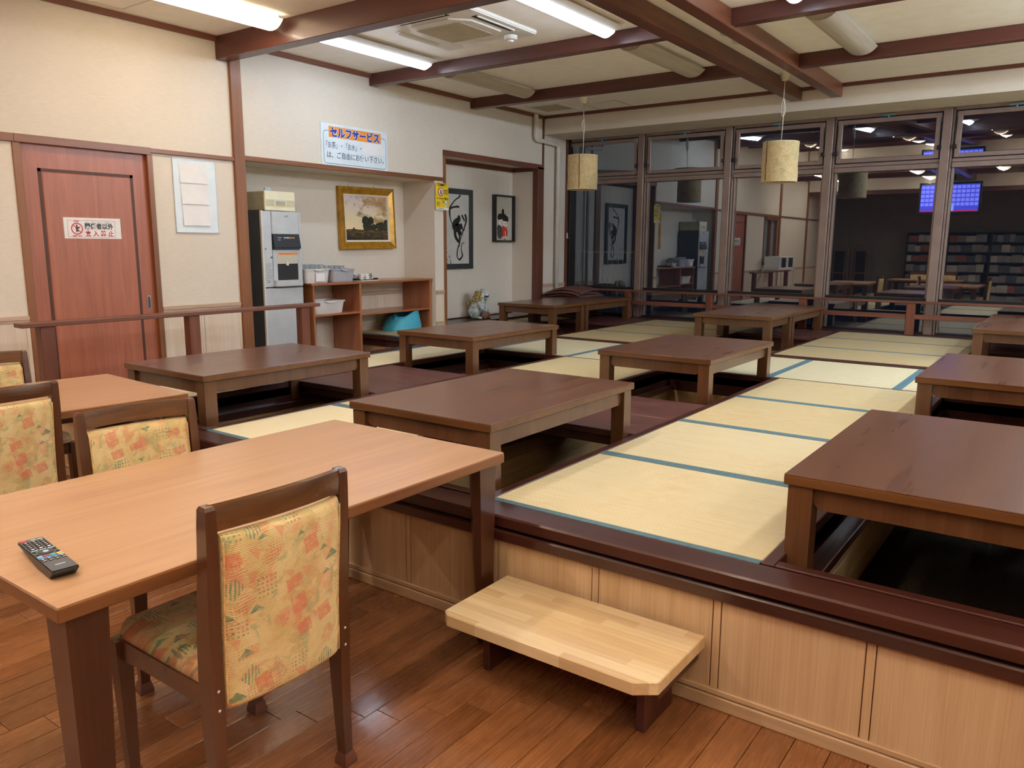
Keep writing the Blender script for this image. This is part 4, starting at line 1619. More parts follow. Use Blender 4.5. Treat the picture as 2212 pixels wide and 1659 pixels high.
# prism 'y' gives (u, w, v): x = u, z = v
cp = obj('control_panel', bm, 'panel_dark', wd)
bm = BM()
for k in range(4):
    cyl(bm, (X1 + .0225, .022 + k * .031, 1.43), .0115, .006, 16, 'x')
obj('button', bm, 'key_grey', cp)
bm = BM()
for k in range(4):
    cyl(bm, (X1 + .0235, .022 + k * .031, 1.43), .008, .006, 16, 'x')
obj('button_cap', bm, 'ink', cp)
for k, m in enumerate(('ice', 'paper', 'orange', 'orange')):
    obj('button_light', bx(BM(), X1 + .014, X1 + .0225, .010 + k * .031, .034 + k * .031, 1.452, 1.462), m, cp)
bm = BM()
for z, y1 in ((1.456, -.018), (1.435, -.028), (1.424, -.032), (1.413, -.026)):
    bx(bm, X1 + .014, X1 + .025, -.058, y1, z, z + .004)
bx(bm, X1 + .02, X1 + .029, .150, .158, 1.395, 1.407)
obj('panel_print', bm, 'paper', cp)
bm = BM()
bx(bm, X1 - .014, X1 + .008, -.108, -.062, 1.075, 1.349)
bx(bm, X1 - .014, X1 + .008, .168, .19, 1.075, 1.349)
bx(bm, X1 - .014, X1 + .008, -.062, .168, 1.30, 1.349)
obj('niche_surround', bm, 'steel', wd)
bm = BM()
bx(bm, X1 - .010, X1 + .0005, -.064, .17, 1.07, 1.302)
obj('niche', bm, 'dark_slot', wd)
bm = BM()
prism(bm, [(X1 + .0006, 1.225), (X1 + .0015, 1.225), (X1 + .012, 1.30), (X1 + .0006, 1.30)], -.062, .168, 'y')
obj('niche_hood', bm, 'grille', wd)
bm = BM()
cyl(bm, (X1 + .010, .045, 1.228), .014, .035, 12, 'z', .006)
obj('spout', bm, 'white_plastic', wd)
bm = BM()
bx(bm, X1 - .012, X1 + .05, -.112, .188, 1.020, 1.078, .008)
obj('drip_tray', bm, 'steel', wd)
obj('orange_strip', bx(BM(), X1 + .007, X1 + .0095, -.052, .166, 1.303, 1.322), 'orange', wd)
text('lettering', 'お茶・水をお取りください', .012, 'red_ink', wd, (X1 + .0095, -.03, 1.313), .17, rot=0).rotation_euler = WALLROT
bm = BM()
cyl(bm, (X1 + .012, -.185, 1.357), .008, .006, 14, 'x')
obj('lock', bm, 'chrome', wd)
bm = BM()
bx(bm, X1 + .0095, X1 + .011, -.135, -.115, 1.275, 1.29)
for k in range(9):
    bx(bm, X1 + .0095, X1 + .0105, -.192, -.120 - .012 * (k % 3), 1.225 - k * .018, 1.2275 - k * .018)
bx(bm, X1 + .0095, X1 + .0105, -.18, -.15, 1.062, 1.068)
obj('rating_print', bm, 'key_grey', wd)
bm = BM()
lathe(bm, [(.0, 0), (.022, 0), (.022, .002), (0, .002)], 20)
for v in bm.verts:
    v.co = Vector((X1 + .0145 + v.co.z, .045 + v.co.x, 1.648 + v.co.y * .38))
obj('badge', bm, 'chrome', wd)

# cream machine on top
cb = thing('cream_appliance', 'cream box appliance with a vented front on top of the silver dispenser', 'appliance', (-6.11, 4.585, 1.692))
obj('case', bx(BM(), -.2, .185, -.160, .160, .004, .168, .004), 'cream_side', cb)
bm = BM()
bx(bm, .185, .208, -.164, .164, 0, .172, .006)
fr = obj('front', bm, 'cream', cb)
bm = BM()
for k in range(8):
    z = .040 + k * .0075
    bx(bm, .207, .2095, -.155, -.068, z, z + .0035)
    bx(bm, .207, .2095, .070, .155, z, z + .0035)
obj('louvre', bm, 'cream_side', fr)
obj('slot_bezel', bx(BM(), .207, .212, -.062, .064, .036, .106, .003), 'cream', fr)
obj('slot', bx(BM(), .208, .2128, -.052, .054, .044, .080), 'cream_side', fr)
obj('slot_lip', bx(BM(), .208, .2145, -.052, .054, .080, .096, .002), 'steel', fr)
bm = BM()
for s in (.03, .15):
    cyl(bm, (.19, -.161, s), .004, .006, 10, 'y')
obj('screw', bm, 'black', cb)
bag = thing('plastic_bag', 'crumpled clear plastic scrap on the cream appliance', 'bag', (-6.10, 4.60, 1.864))
bm = BM()
bmesh.ops.create_icosphere(bm, subdivisions=3, radius=.03)
for v in bm.verts:
    k = 1 + .5 * math.sin(v.co.x * 190 + v.co.y * 90) * math.cos(v.co.z * 170 - v.co.y * 130)
    v.co = Vector((v.co.x * .8 * k, v.co.y * 1.25 * k, max(0, (v.co.z + .03) * .62 * k)))
obj('film', bm, 'sign_white', bag)

# ------------------------------------------------------------ the brown shelf
sh = thing('open_shelf', 'red-brown open wooden shelf along the back of the wall recess', 'shelf', (0, 0, 0))
xb, xf = -6.315, -5.905
obj('top_board', bx(BM(), xb, xf + .012, 4.895, 6.602, 1.012, 1.034, .003), 'shelf_wood_y', sh)
obj('side_panel', bx(BM(), xb, xf, 4.915, 4.937, 0, 1.012, .002), 'shelf_wood', sh)
obj('side_panel', bx(BM(), xb, xf, 5.512, 5.536, 0, 1.012, .002), 'shelf_wood', sh)
obj('side_panel', bx(BM(), xb, xf, 6.565, 6.588, ZF + .002, 1.012, .002), 'shelf_wood', sh)
obj('shelf_board', bx(BM(), xb, xf, 4.937, 5.512, .715, .733, .002), 'shelf_wood_y', sh)
obj('shelf_board', bx(BM(), xb, xf, 5.536, 6.565, .690, .708, .002), 'shelf_wood_y', sh)
bm = BM()
for y in (5.5115,):
    for z in (.80, .62):
        cyl(bm, (-5.96, y, z), .004, .003, 8, 'y')
for z in (.80,):
    cyl(bm, (-5.96, 6.5645, z), .004, .003, 8, 'y')
obj('shelf_pin', bm, 'chrome', sh)

def wash_bin(name, label, w, d, h, m, loc, rot=0, tag_=True, group='washing-up bins on the brown shelf'):
    t = thing(name, label, 'bin', loc, (0, 0, rot), group)
    bm = BM()
    def ringat(s, z, r=.035):
        return [bm.verts.new((x, y, z)) for x, y in rounded(-d / 2 * s, d / 2 * s, -w / 2 * s, w / 2 * s, r, 4)]
    R = [ringat(.88, 0), ringat(.90, .006), ringat(.98, h - .012), ringat(1.035, h - .012), ringat(1.04, h), ringat(.975, h), ringat(.965, h - .014), ringat(.87, .008)]
    n = len(R[0])
    for A, B in zip(R, R[1:]):
        for k in range(n):
            bm.faces.new((A[k], A[(k + 1) % n], B[(k + 1) % n], B[k]))
    bm.faces.new(R[0]); bm.faces.new(R[-1])
    obj('tub', bm, m, t, smooth=True, ang=40)
    bm = BM()
    pts = [(d / 2 * 1.04 + .004, -w * .18 + w * .36 * k / 12, h - .004 - .016 * math.sin(PI * k / 12)) for k in range(13)]
    sweep(bm, pts, .016, .010, 8, side=Vector((1, 0, 0)))
    obj('grip', bm, m, t, smooth=True)
    return t
b1 = wash_bin('washing_bin', 'white washing-up bin with a paper label next to the silver dispenser', .318, .30, .135, 'bin_white', (-6.085, 5.015, 1.034))
obj('label_card', bx(BM(), .150, .152, -.035, .075, .025, .105, .001), 'paper', b1, rot=(0, math.radians(4), 0))
b2 = wash_bin('washing_bin', 'pale grey washing-up bin of glasses between the white bin and the tray of cups', .305, .30, .130, 'bin_grey', (-6.085, 5.345, 1.034))
wash_bin('washing_bin', 'white lidless bin on the middle board of the shelf', .40, .30, .125, 'bin_white', (-6.09, 5.155, .733))

# tumblers standing upside down in the two upper bins
bm = BM()
lathe(bm, [(.0, 0), (.029, 0), (.031, .004), (.034, .088), (.032, .088), (.028, .006), (0, .006)], 14)
g0 = obj('tumbler', bm, 'tumbler', None, smooth=True, ang=40)
g0.location = (-6.17, 4.95, 1.118)
tag(g0, 'clear tumbler standing in the white bin by the dispenser', 'glass', 'tumblers in the upper bins')
for i in range(5):
    for j in range(2):
        if i or j:
            g = g0.copy(); COL.objects.link(g)
            g.location = (-6.17 + j * .072, 4.90 + i * .058 + .05 * j, 1.118)
for i in range(4):
    for j in range(2):
        g = g0.copy(); COL.objects.link(g)
        g.location = (-6.17 + j * .072, 5.25 + i * .066, 1.104)
        g['label'] = 'clear tumbler standing in the pale grey bin'
racks = [box('rack_board', -.12, .12, -.135, .135, .012, .075, 'bin_grey', b1), box('rack_board', -.12, .12, -.13, .13, .012, .062, 'bin_grey', b2)]

# black tray with printed cups, a cloth under it
ty = thing('serving_tray', 'black tray of printed cups at the right end of the bins', 'tray', (-6.06, 5.695, 1.040))
bm = BM()
prism(bm, [(-.12, .002), (-.14, .020), (-.134, .020), (-.116, .006), (.116, .006), (.134, .020), (.14, .020), (.12, .002)], -.16, .10, 'x')
obj('tray', bm, 'black_paint', ty)
cl = tag(obj('tray_cloth', bx(BM(), -6.19, -5.92, 5.555, 5.80, 1.034, 1.040, .002), 'paper'), 'white cloth under the black tray', 'cloth')
bm = BM()
lathe(bm, [(0, 0), (.024, 0), (.030, .012), (.033, .058), (.031, .058), (.027, .012), (0, .006)], 18)
cup = thing('cup', 'white cup with printed dots, nearer the bins on the tray', 'cup', (-5.99, 5.62, 1.046), group='cups on the black tray')
cb_ = obj('bowl', bm, 'white_plastic', cup, smooth=True, ang=50)
bm = BM()
for k in range(6):
    a = k * PI / 3
    ball(bm, (.0305 * math.cos(a), .0305 * math.sin(a), .024 + .016 * (k % 2)), .004, .007, .007, 8, 6)
obj('dot_print', bm, 'gold', cb_)
bm = BM()
sweep(bm, [(0, .030 + .018 * math.sin(PI * k / 8), .046 - .032 * k / 8) for k in range(9)], .007, .007, 6, side=Vector((1, 0, 0)))
obj('handle', bm, 'white_plastic', cup, smooth=True)
dup(cup, (-5.99, 5.69, 1.046), 1.2, 'white cup with printed dots in the middle of the tray')
dup(cup, (-6.10, 5.64, 1.046), 2.2, 'printed cup at the back of the tray')
c4 = dup(cup, (-5.985, 5.762, 1.079), 0, 'plain cup lying on its side at the end of the tray')
c4.rotation_euler = (PI / 2, 0, .4)
pt = thing('glass_jug', 'small clear jug with a dark rim behind the cups on the tray', 'jug', (-6.13, 5.60, 1.046))
bm = BM()
lathe(bm, [(0, 0), (.03, 0), (.035, .03), (.028, .07), (.03, .085), (.027, .085), (.025, .07), (.032, .03), (0, .004)], 18)
obj('bowl', bm, 'tumbler', pt, smooth=True, ang=50)
bm = BM()
lathe(bm, [(.0, .085), (.031, .085), (.031, .09), (0, .093)], 18)
obj('lid', bm, 'steel_dark', pt)

# turquoise booster seat
bs = thing('booster_seat', 'turquoise foam baby seat under the right bay of the shelf', 'baby seat', (-6.06, 6.27, ZF))
bm = BM()
N = 28
rings = []
for z, rx, ry, dy in ((0, .165, .225, 0), (.03, .168, .228, 0), (.09, .150, .205, .01), (.13, .14, .19, .015), (.155, .13, .17, .03)):
    rings.append([bm.verts.new((rx * math.copysign(abs(math.cos(a)) ** .75, math.cos(a)), dy + ry * math.copysign(abs(math.sin(a)) ** .75, math.sin(a)), z)) for a in [2 * PI * k / N for k in range(N)]])
# the raised back on +y side, two arm humps
def lift(v):
    y = v.co.y
    f = max(0, min(1, (y + .08) / .20))
    f = f * f * (3 - 2 * f)
    return .065 * f
for ri, R in enumerate(rings):
    for v in R:
        v.co.z += lift(v) * (ri / 4)
inner = [bm.verts.new((v.co.x * .72, .02 + (v.co.y - .02) * .72, v.co.z - .004)) for v in rings[-1]]
deep = [bm.verts.new((v.co.x * .62, .02 + (v.co.y - .02) * .62, .07)) for v in rings[-1]]
rings += [inner, deep]
for A, B in zip(rings, rings[1:]):
    for k in range(N):
        bm.faces.new((A[k], A[(k + 1) % N], B[(k + 1) % N], B[k]))
bm.faces.new(rings[0]); bm.faces.new(rings[-1])
obj('foam_shell', bm, 'booster', bs, smooth=True, ang=70)
bm = BM()
ball(bm, (.05, -.13, .11), .035, .05, .05, 14, 8)
obj('pommel', bm, 'booster', bs, smooth=True)

# ------------------------------------------------------------ signs on the left wall
sg = thing('self_service_sign', 'large white sign with orange heading band and blue lettering above the recess', 'sign', (XW, 5.036, 2.127), WALLROT)
SW, SH = .858, .386
obj('board', bx(BM(), 0, SW, 0, SH, .002, .009, .001), 'sign_white', sg)
bm = BM()
R0 = rounded(.026, SW - .02, .022, .322, .035, 6)
R1 = rounded(.0305, SW - .0245, .0265, .3175, .031, 6)
A = [bm.verts.new((x, y, .0096)) for x, y in R0]
B = [bm.verts.new((x, y, .0096)) for x, y in R1]
for k in range(len(A)):
    bm.faces.new((A[k], A[(k + 1) % len(A)], B[(k + 1) % len(A)], B[k]))
obj('border_print', bm, 'slate_ink', sg)
obj('heading_band', bx(BM(), .095, .767, .264, .363, .009, .0102), 'orange', sg)
text('heading', 'セルフサービス', .098, 'sign_white', sg, (.112, .3135, .0102), .64, .0075)
text('heading', 'セルフサービス', .098, 'blue_ink', sg, (.112, .3135, .0106), .636, .0042)
text('lettering', '「お茶」・「お水」・', .066, 'slate_ink', sg, (.060, .195, .0096), .44, .0006)
text('lettering', 'は、ご自由にお使い下さい。', .066, 'slate_ink', sg, (.066, .105, .0096), .735, .0006)
bm = BM()
n = 8
g = [[bm.verts.new((.522 + .284 * i / n, .146 + .102 * j / n + .01 * (i / n) * (j / n), .0105 + .006 * (1 - j / n) * (.6 + .4 * math.sin(i * 1.9)))) for j in range(n + 1)] for i in range(n + 1)]
for i in range(n):
    for j in range(n):
        bm.faces.new((g[i][j], g[i + 1][j], g[i + 1][j + 1], g[i][j + 1]))
obj('paper_patch', bm, 'paper', sg)

dsn = thing('keep_out_sign', 'white keep-out notice with a red prohibition ring on the sliding door', 'sign', (XW - .012, 2.690, 1.431), WALLROT)
obj('sheet', bx(BM(), 0, .408, 0, .148, .001, .003, .0005), 'paper', dsn)
bm = BM()
for a in ((.026, .366, .010, .0118), (.026, .366, .128, .1298), (.026, .0278, .010, .1298), (.3642, .366, .010, .1298)):
    bx(bm, a[0], a[1], a[2], a[3], .003, .0034)
obj('border_print', bm, 'red_ink', dsn)
bm = BM()
ring(bm, .090, .070, .034, .0415, .0038)
c, s = math.cos(-PI / 4), math.sin(-PI / 4)
poly(bm, [(.090 + c * a - s * b, .070 + s * a + c * b) for a, b in ((-.036, -.003), (.036, -.003), (.036, .003), (-.036, .003))], .0040)
obj('prohibition_ring', bm, 'red_ink', dsn)
bm = BM()
disc(bm, .089, .093, .0055, .006, .0036)
poly(bm, [(.081, .084), (.086, .0865), (.094, .0865), (.098, .082), (.109, .084), (.110, .074), (.099, .071), (.098, .062), (.0985, .046), (.092, .046), (.0905, .060), (.0885, .046), (.083, .046), (.083, .065), (.080, .070)], .0036)
obj('figure_print', bm, 'ink', dsn)
text('lettering', 'STOP', .016, 'red_ink', dsn, (.072, .121, .0034), .034, .0006)
text('lettering', 'KEEP OUT', .015, 'red_ink', dsn, (.056, .019, .0034), .066, .0006)
text('lettering', '関係者以外', .045, 'ink', dsn, (.146, .089, .0034), .205, .0014)
text('lettering', '立 入 禁 止', .044, 'red_ink', dsn, (.146, .037, .0034), .205, .0012)
for x, s_ in ((.152, 'かん'), (.194, 'けい'), (.238, 'しゃ'), (.290, 'いがい')):
    text('ruby', s_, .011, 'ink', dsn, (x, .1165, .0034), .022 if len(s_) < 3 else .036)
for x, s_ in ((.154, 'たち'), (.208, 'いり'), (.264, 'きん'), (.322, 'し')):
    text('ruby', s_, .011, 'red_ink', dsn, (x, .0635, .0034), .022 if len(s_) > 1 else .010)

nb = thing('notice_board', 'white notice board covered with blank sheets between door and post', 'notice board', (XW, 3.536, 1.486), WALLROT)
obj('board', bx(BM(), 0, .378, 0, .575, .002, .008, .001), 'sign_white', nb)
bm = BM()
for a in ((0, .378, 0, .005), (0, .378, .570, .575), (0, .005, 0, .575), (.373, .378, 0, .575)):
    bx(bm, *a, .006, .011)
obj('frame', bm, 'steel', nb)
for k, (y0, y1) in enumerate(((.39, .545), (.225, .395), (.058, .235))):
    bm = BM()
    n = 6
    g = [[bm.verts.new((.055 + .235 * i / n + .004 * k, y0 + (y1 - y0) * j / n, .0092 + .008 * (1 - j / n) ** 2 + .0012 * k)) for j in range(n + 1)] for i in range(n + 1)]
    for i in range(n):
        for j in range(n):
            bm.faces.new((g[i][j], g[i + 1][j], g[i + 1][j + 1], g[i][j + 1]))
    obj('sheet', bm, 'paper', nb, smooth=True)

po = thing('warning_poster', 'small yellow warning poster stuck across the corner post of the picture recess', 'poster', (XW + .018, 6.605, 1.781), (PI / 2, 0, PI / 2 + .02))
PWD, PH = .222, .292
bm = BM()
n = 8
g = [[bm.verts.new((PWD * i / n, PH * j / n, .003 + .006 * math.sin(PI * i / n) * (.3 + .7 * (1 - j / n)))) for j in range(n + 1)] for i in range(n + 1)]
for i in range(n):
    for j in range(n):
        bm.faces.new((g[i][j], g[i + 1][j], g[i + 1][j + 1], g[i][j + 1]))
obj('sheet', bm, 'yellow', po, smooth=True)
z = .0105
obj('foot_strip', bx(BM(), .006, PWD - .004, .004, .028, z - .002, z), 'paper', po)
text('lettering', '飲酒運転根絶', .03, 'ink', po, (.022, .268, z), .155, .0012)
text('lettering', 'シートベルト着用徹底', .02, 'ink', po, (.012, .125, z), .195, .0009)
bm = BM(); disc(bm, .082, .196, .040, .040, z); obj('ring_ground', bm, 'paper', po)
bm = BM()
ring(bm, .082, .196, .036, .045, z + .0006)
poly(bm, [(.054, .222), (.058, .226), (.110, .170), (.106, .166)], z + .0009)
obj('prohibition_ring', bm, 'red_ink', po)
bm = BM()
disc(bm, .084, .206, .013, .012, z + .0004)
poly(bm, [(.066, .19), (.098, .196), (.102, .176), (.090, .168), (.076, .172)], z + .0004)
obj('figure_print', bm, 'slate_ink', po)
for k in range(3):
    text('lettering', ('車を運転', 'する人に', '酒を出すな')[k], .013, 'ink', po, (.138, .214 - k * .017, z), .066, .0004)
bm = BM()
disc(bm, .168, .088, .016, .020, z)
poly(bm, [(.150, .066), (.186, .066), (.180, .036), (.156, .036)], z)
obj('figure_print', bm, 'paper', po)
bm = BM()
ring(bm, .168, .088, .017, .021, z + .0003, 20)
for a in ((.106, .098, .130, .102), (.128, .08, .134, .10), (.106, .084, .112, .10), (.110, .076, .132, .08)):
    poly(bm, [(a[0], a[1]), (a[2], a[1]), (a[2], a[3]), (a[0], a[3])], z + .0003)
poly(bm, [(.158, .066), (.163, .066), (.180, .040), (.175, .040)], z + .0003)
obj('outline_print', bm, 'slate_ink', po)
for k in range(3):
    text('lettering', ('全席で', '命を守る', 'ベルト')[k], .012, 'ink', po, (.014, .082 - k * .016, z), .055, .0003)
text('lettering', '交通安全協会', .011, 'blue_ink', po, (.03, .016, z), .10, .0004)

# ------------------------------------------------------------ pictures
def frame_ring(bm, w, h, t, d, x0=0, y0=0, prof=None):
    """mitred picture frame with a sloping profile"""
    prof = prof or [(0, 0), (0, d), (t * .35, d * 1.0), (t * .8, d * .72), (t, d * .6), (t, 0)]
    rings = []
    for u, zz in prof:
        rings.append([bm.verts.new(p) for p in ((x0 + u, y0 + u, zz), (x0 + w - u, y0 + u, zz), (x0 + w - u, y0 + h - u, zz), (x0 + u, y0 + h - u, zz))])
    for A, B in zip(rings, rings[1:]):
        for k in range(4):
            bm.faces.new((A[k], A[(k + 1) % 4], B[(k + 1) % 4], B[k]))

pa = thing('landscape_painting', 'small landscape painting in a gilt frame hanging over the brown shelf', 'painting', (-6.315, 5.628, 1.350), (PI / 2, 0, PI / 2 + .015))
pa.rotation_euler = (PI / 2 - .03, -.012, PI / 2)
W_, H_ = .80, .645
bm = BM()
frame_ring(bm, W_, H_, .075, .045)
obj('frame', bm, 'gold', pa)
bm = BM()
frame_ring(bm, W_ - .15, H_ - .15, .020, .028, .075, .075)
obj('slip', bm, 'linen', pa)
bm = BM()
uvl = bm.loops.layers.uv.new('UVMap')
q = [bm.verts.new(p) for p in ((.093, .093, .012), (W_ - .093, .093, .012), (W_ - .093, H_ - .093, .012), (.093, H_ - .093, .012))]
f = bm.faces.new(q)
for lp, uv in zip(f.loops, ((0, 0), (1, 0), (1, 1), (0, 1))):
    lp[uvl].uv = uv
obj('canvas', bm, 'painting', pa)
obj('backing', bx(BM(), .01, W_ - .01, .01, H_ - .01, 0, .008), 'dark_slot', pa)
bm = BM()
for x in (.17, .54):
    cyl(bm, (x, H_ + .008, .016), .012, .02, 10, 'y')
obj('hook', bm, 'white_plastic', pa)
bm = BM()
for x in (.17, .54):
    sweep(bm, [(x, H_ + .01, .012), (x, H_ + .12, .004)], .002, .002, 5, side=Vector((1, 0, 0)))
obj('wire', bm, 'steel', pa)

ca = thing('calligraphy_picture', 'tall dark-framed brush picture of bold black strokes in the picture recess', 'picture', (-6.246, 7.03, 1.115), WALLROT)
W_, H_ = .70, .955
bm = BM()
frame_ring(bm, W_, H_, .062, .03, prof=[(0, 0), (0, .030), (.004, .032), (.058, .030), (.062, .026), (.062, 0)])
obj('frame', bm, 'grey_frame', ca)
obj('sheet', bx(BM(), .05, W_ - .05, .05, H_ - .05, .004, .010), 'art_paper', ca)
bm = BM()
zk = .0106
def S(pts, dz=0):
    stroke(bm, [(.05 + x, .05 + y, w) for x, y, w in pts], zk + dz)
# strokes read off the picture (sheet 0.60 x 0.855, origin lower left)
S([(.455, .835, .016), (.43, .805, .011), (.36, .765, .009), (.30, .71, .010), (.255, .655, .014), (.25, .60, .016), (.262, .52, .010), (.30, .44, .006), (.34, .375, .005)])
S([(.26, .648, .016), (.32, .668, .012), (.40, .678, .014), (.435, .672, .010)], .0001)
S([(.41, .56, .020), (.43, .52, .030), (.37, .47, .05), (.35, .42, .058), (.40, .40, .060), (.46, .41, .04), (.485, .40, .015)], .0002)
S([(.355, .42, .030), (.350, .33, .026), (.365, .27, .024), (.41, .22, .020), (.445, .195, .012)], .0003)
S([(.47, .46, .010), (.485, .41, .012), (.50, .37, .012), (.50, .33, .008), (.47, .28, .007), (.44, .225, .008)], .0004)
S([(.40, .345, .010), (.43, .325, .030), (.455, .33, .032), (.475, .35, .012)], .0005)
S([(.435, .33, .016), (.435, .27, .015), (.436, .22, .016), (.425, .15, .008)], .0006)
S([(.48, .57, .014), (.51, .53, .013), (.535, .49, .010)], .0007)
S([(.545, .585, .016), (.565, .53, .018), (.56, .47, .014), (.535, .42, .012), (.52, .36, .012)], .0008)
S([(.42, .17, .012), (.395, .11, .010), (.385, .04, .010), (.395, -.005, .008), (.43, -.03, .012)], .0009)
S([(.425, -.032, .016), (.47, .0, .012), (.49, .035, .012), (.47, .09, .008), (.465, .14, .007), (.49, .19, .006), (.53, .20, .004)], .0010)
bm2 = bm
for v in bm.verts:
    v.co.y = .05 + (v.co.y - .05) * .90 + .085
    v.co.x = .05 + (v.co.x - .05) * .98 - .02
for (x, y, k) in ((.19, .25, 0), (.19, .20, 1), (.20, .155, 2), (.25, .15, 1), (.20, .11, 0), (.27, .105, 2), (.20, .075, 1), (.27, .07, 0), (.12, .24, 2), (.12, .19, 0), (.12, .14, 1), (.12, .09, 2)):
    p = [[(0, 0, .004), (.02, .004, .005), (.035, 0, .003)], [(0, .01, .003), (.012, -.012, .004), (.028, -.002, .003), (.02, .014, .003)], [(.006, .014, .003), (.008, -.012, .004), (.026, -.014, .003)]][k]
    stroke(bm, [(x + a, y + b, w) for a, b, w in p], zk + .0012)
obj('brush_strokes', bm, 'art_ink', ca)
bm = BM()
for x in (.12, .58):
    sweep(bm, [(x, H_, .012), (x, 1.24, .004)], .002, .002, 5, side=Vector((1, 0, 0)))
obj('wire', bm, 'steel', ca)

dl = thing('doll_picture', 'small black box frame with two paper dolls in dark and red kimono', 'picture', (-6.246, 8.155, 1.447), WALLROT)
W_, H_ = .425, .595
bm = BM()
frame_ring(bm, W_, H_, .020, .060, prof=[(0, 0), (0, .060), (.020, .060), (.020, .02)])
obj('frame', bm, 'black_paint', dl)
obj('mat_board', bx(BM(), .012, W_ - .012, .012, H_ - .012, 0, .018), 'doll_paper', dl)
def relief(name, fn, m):
    bm = BM(); fn(bm); return obj(name, bm, m, dl, smooth=True)
relief('face', lambda b: (ball(b, (.155, .255, .022), .052, .050, .012), ball(b, (.250, .235, .022), .052, .050, .012)), 'doll_face')
relief('hair', lambda b: (ball(b, (.150, .315, .021), .062, .048, .013), ball(b, (.262, .292, .021), .064, .050, .013), ball(b, (.205, .385, .020), .026, .038, .010), ball(b, (.250, .370, .020), .012, .046, .009, rot=Matrix.Rotation(.3, 4, 'Z')), ball(b, (.20, .345, .02), .045, .022, .010)), 'art_ink')
relief('hair_ribbon', lambda b: ball(b, (.236, .385, .026), .009, .036, .008, rot=Matrix.Rotation(.2, 4, 'Z')), 'linen')
relief('kimono_dark', lambda b: (ball(b, (.140, .125, .020), .056, .088, .012), ball(b, (.125, .17, .020), .045, .05, .012)), 'doll_pattern')
relief('kimono_red', lambda b: (ball(b, (.245, .115, .022), .062, .085, .013), ball(b, (.235, .16, .021), .05, .05, .012)), 'doll_red')
relief('kimono_hem', lambda b: (ball(b, (.215, .055, .030), .020, .018, .008), ball(b, (.270, .052, .030), .024, .020, .008), ball(b, (.243, .10, .034), .008, .05, .004)), 'doll_face')
relief('features', lambda b: [ball(b, (x, y, .034), .0055, .007, .003, 8, 6) for x, y in ((.140, .258), (.172, .243), (.238, .232), (.270, .238))], 'art_ink')
relief('cheeks', lambda b: [ball(b, (x, y, .0335), .005, .004, .002, 8, 6) for x, y in ((.156, .232), (.254, .212))], 'doll_red')
bm = BM()
for x in (.10, .32):
    sweep(bm, [(x, H_, .02), (x, .92, .004)], .002, .002, 5, side=Vector((1, 0, 0)))
    sweep(bm, [(x, 0, .01), (x, -.05, .006)], .002, .002, 5, side=Vector((1, 0, 0)))
obj('wire', bm, 'steel', dl)

# ------------------------------------------------------------ glazed lion-dog statue
sd = thing('lion_statue', 'glazed ceramic guardian lion resting a paw on a ball on the recess floor', 'statue', (-6.04, 7.62, .503), (0, 0, math.radians(8)))
def m_glaze(name, c1, c2, c3, s):
    t = NT(name)
    v = t.coord(scale=(1, 1, 1))
    a = t.noise(v, s, 5, .7, .8)
    return t.fin(t.ramp(a, [(.34, c1), (.5, c2), (.62, c3)]), .2, 0, .5, .5)
gl_body = m_glaze('pale_blue_glaze', (120, 138, 144), (196, 208, 212), (226, 232, 232), 26)
gl_mane = m_glaze('gold_glaze', (112, 92, 44), (164, 142, 84), (206, 192, 146), 40)
gl_ball = m_glaze('rose_ball_glaze', (70, 44, 40), (148, 104, 96), (196, 160, 146), 34)
gl_green = m_glaze('green_glaze', (110, 140, 122), (156, 186, 166), (190, 210, 192), 30)
bm = BM()
# seated trunk, haunches, chest (faces +x)
ball(bm, (-.02, .0, .135), .085, .075, .10, 18, 12)
ball(bm, (-.055, .0, .08), .085, .088, .08, 18, 12)
ball(bm, (.02, 0, .19), .068, .07, .085, 18, 12)
for s in (-1, 1):
    ball(bm, (-.02, s * .075, .065), .075, .038, .066, 14, 10)
    sweep(bm, [(-.01, s * .085, .035), (.06, s * .092, .02), (.10, s * .092, .016)], .05, .034, 10)
sweep(bm, [(.035, -.06, .20), (.06, -.068, .12), (.09, -.06, .03)], .05, .05, 10, sizes=[(.056, .056), (.042, .042), (.04, .05)])
ball(bm, (.10, -.06, .016), .036, .026, .018, 12, 8)
sweep(bm, [(.035, .06, .20), (.075, .07, .14), (.115, .065, .10)], .05, .05, 10, sizes=[(.056, .056), (.042, .042), (.036, .04)])
ball(bm, (.128, .062, .104), .03, .026, .018, 12, 8)
# head: skull, snout, brow, jaw, ears
ball(bm, (.045, 0, .285), .056, .056, .055, 18, 12)
ball(bm, (.098, 0, .288), .038, .040, .024, 16, 10)
ball(bm, (.125, 0, .296), .014, .022, .013, 12, 8)
ball(bm, (.088, 0, .245), .038, .034, .013, 16, 10)
for s in (-1, 1):
    ball(bm, (.082, s * .028, .318), .024, .018, .012, 12, 8)
    ball(bm, (.01, s * .050, .335), .014, .010, .026, 12, 8, Matrix.Rotation(-.5, 4, 'Y') @ Matrix.Rotation(s * .4, 4, 'X'))
ball(bm, (.05, 0, .345), .02, .016, .014, 12, 8)
obj('body', bm, gl_body, sd, smooth=True)
bm = BM()
for i in range(4):
    for k in range(9):
        a = PI * .22 + (2 * PI - PI * .44) * k / 8
        z = .315 - i * .030
        r = .054 + .010 * i
        ball(bm, (.018 - .006 * i + r * math.cos(a) * .82, r * math.sin(a), z), .021, .021, .022, 10, 8)
for k in range(5):
    ball(bm, (.075 - .02 * abs(k - 2) * .6, (k - 2) * .02, .225), .016, .014, .012, 8, 6)
obj('mane', bm, gl_mane, sd, smooth=True)
bm = BM()
ball(bm, (-.115, 0, .13), .03, .03, .07, 12, 8, Matrix.Rotation(-.35, 4, 'Y'))
ball(bm, (-.13, .02, .17), .022, .022, .05, 12, 8)
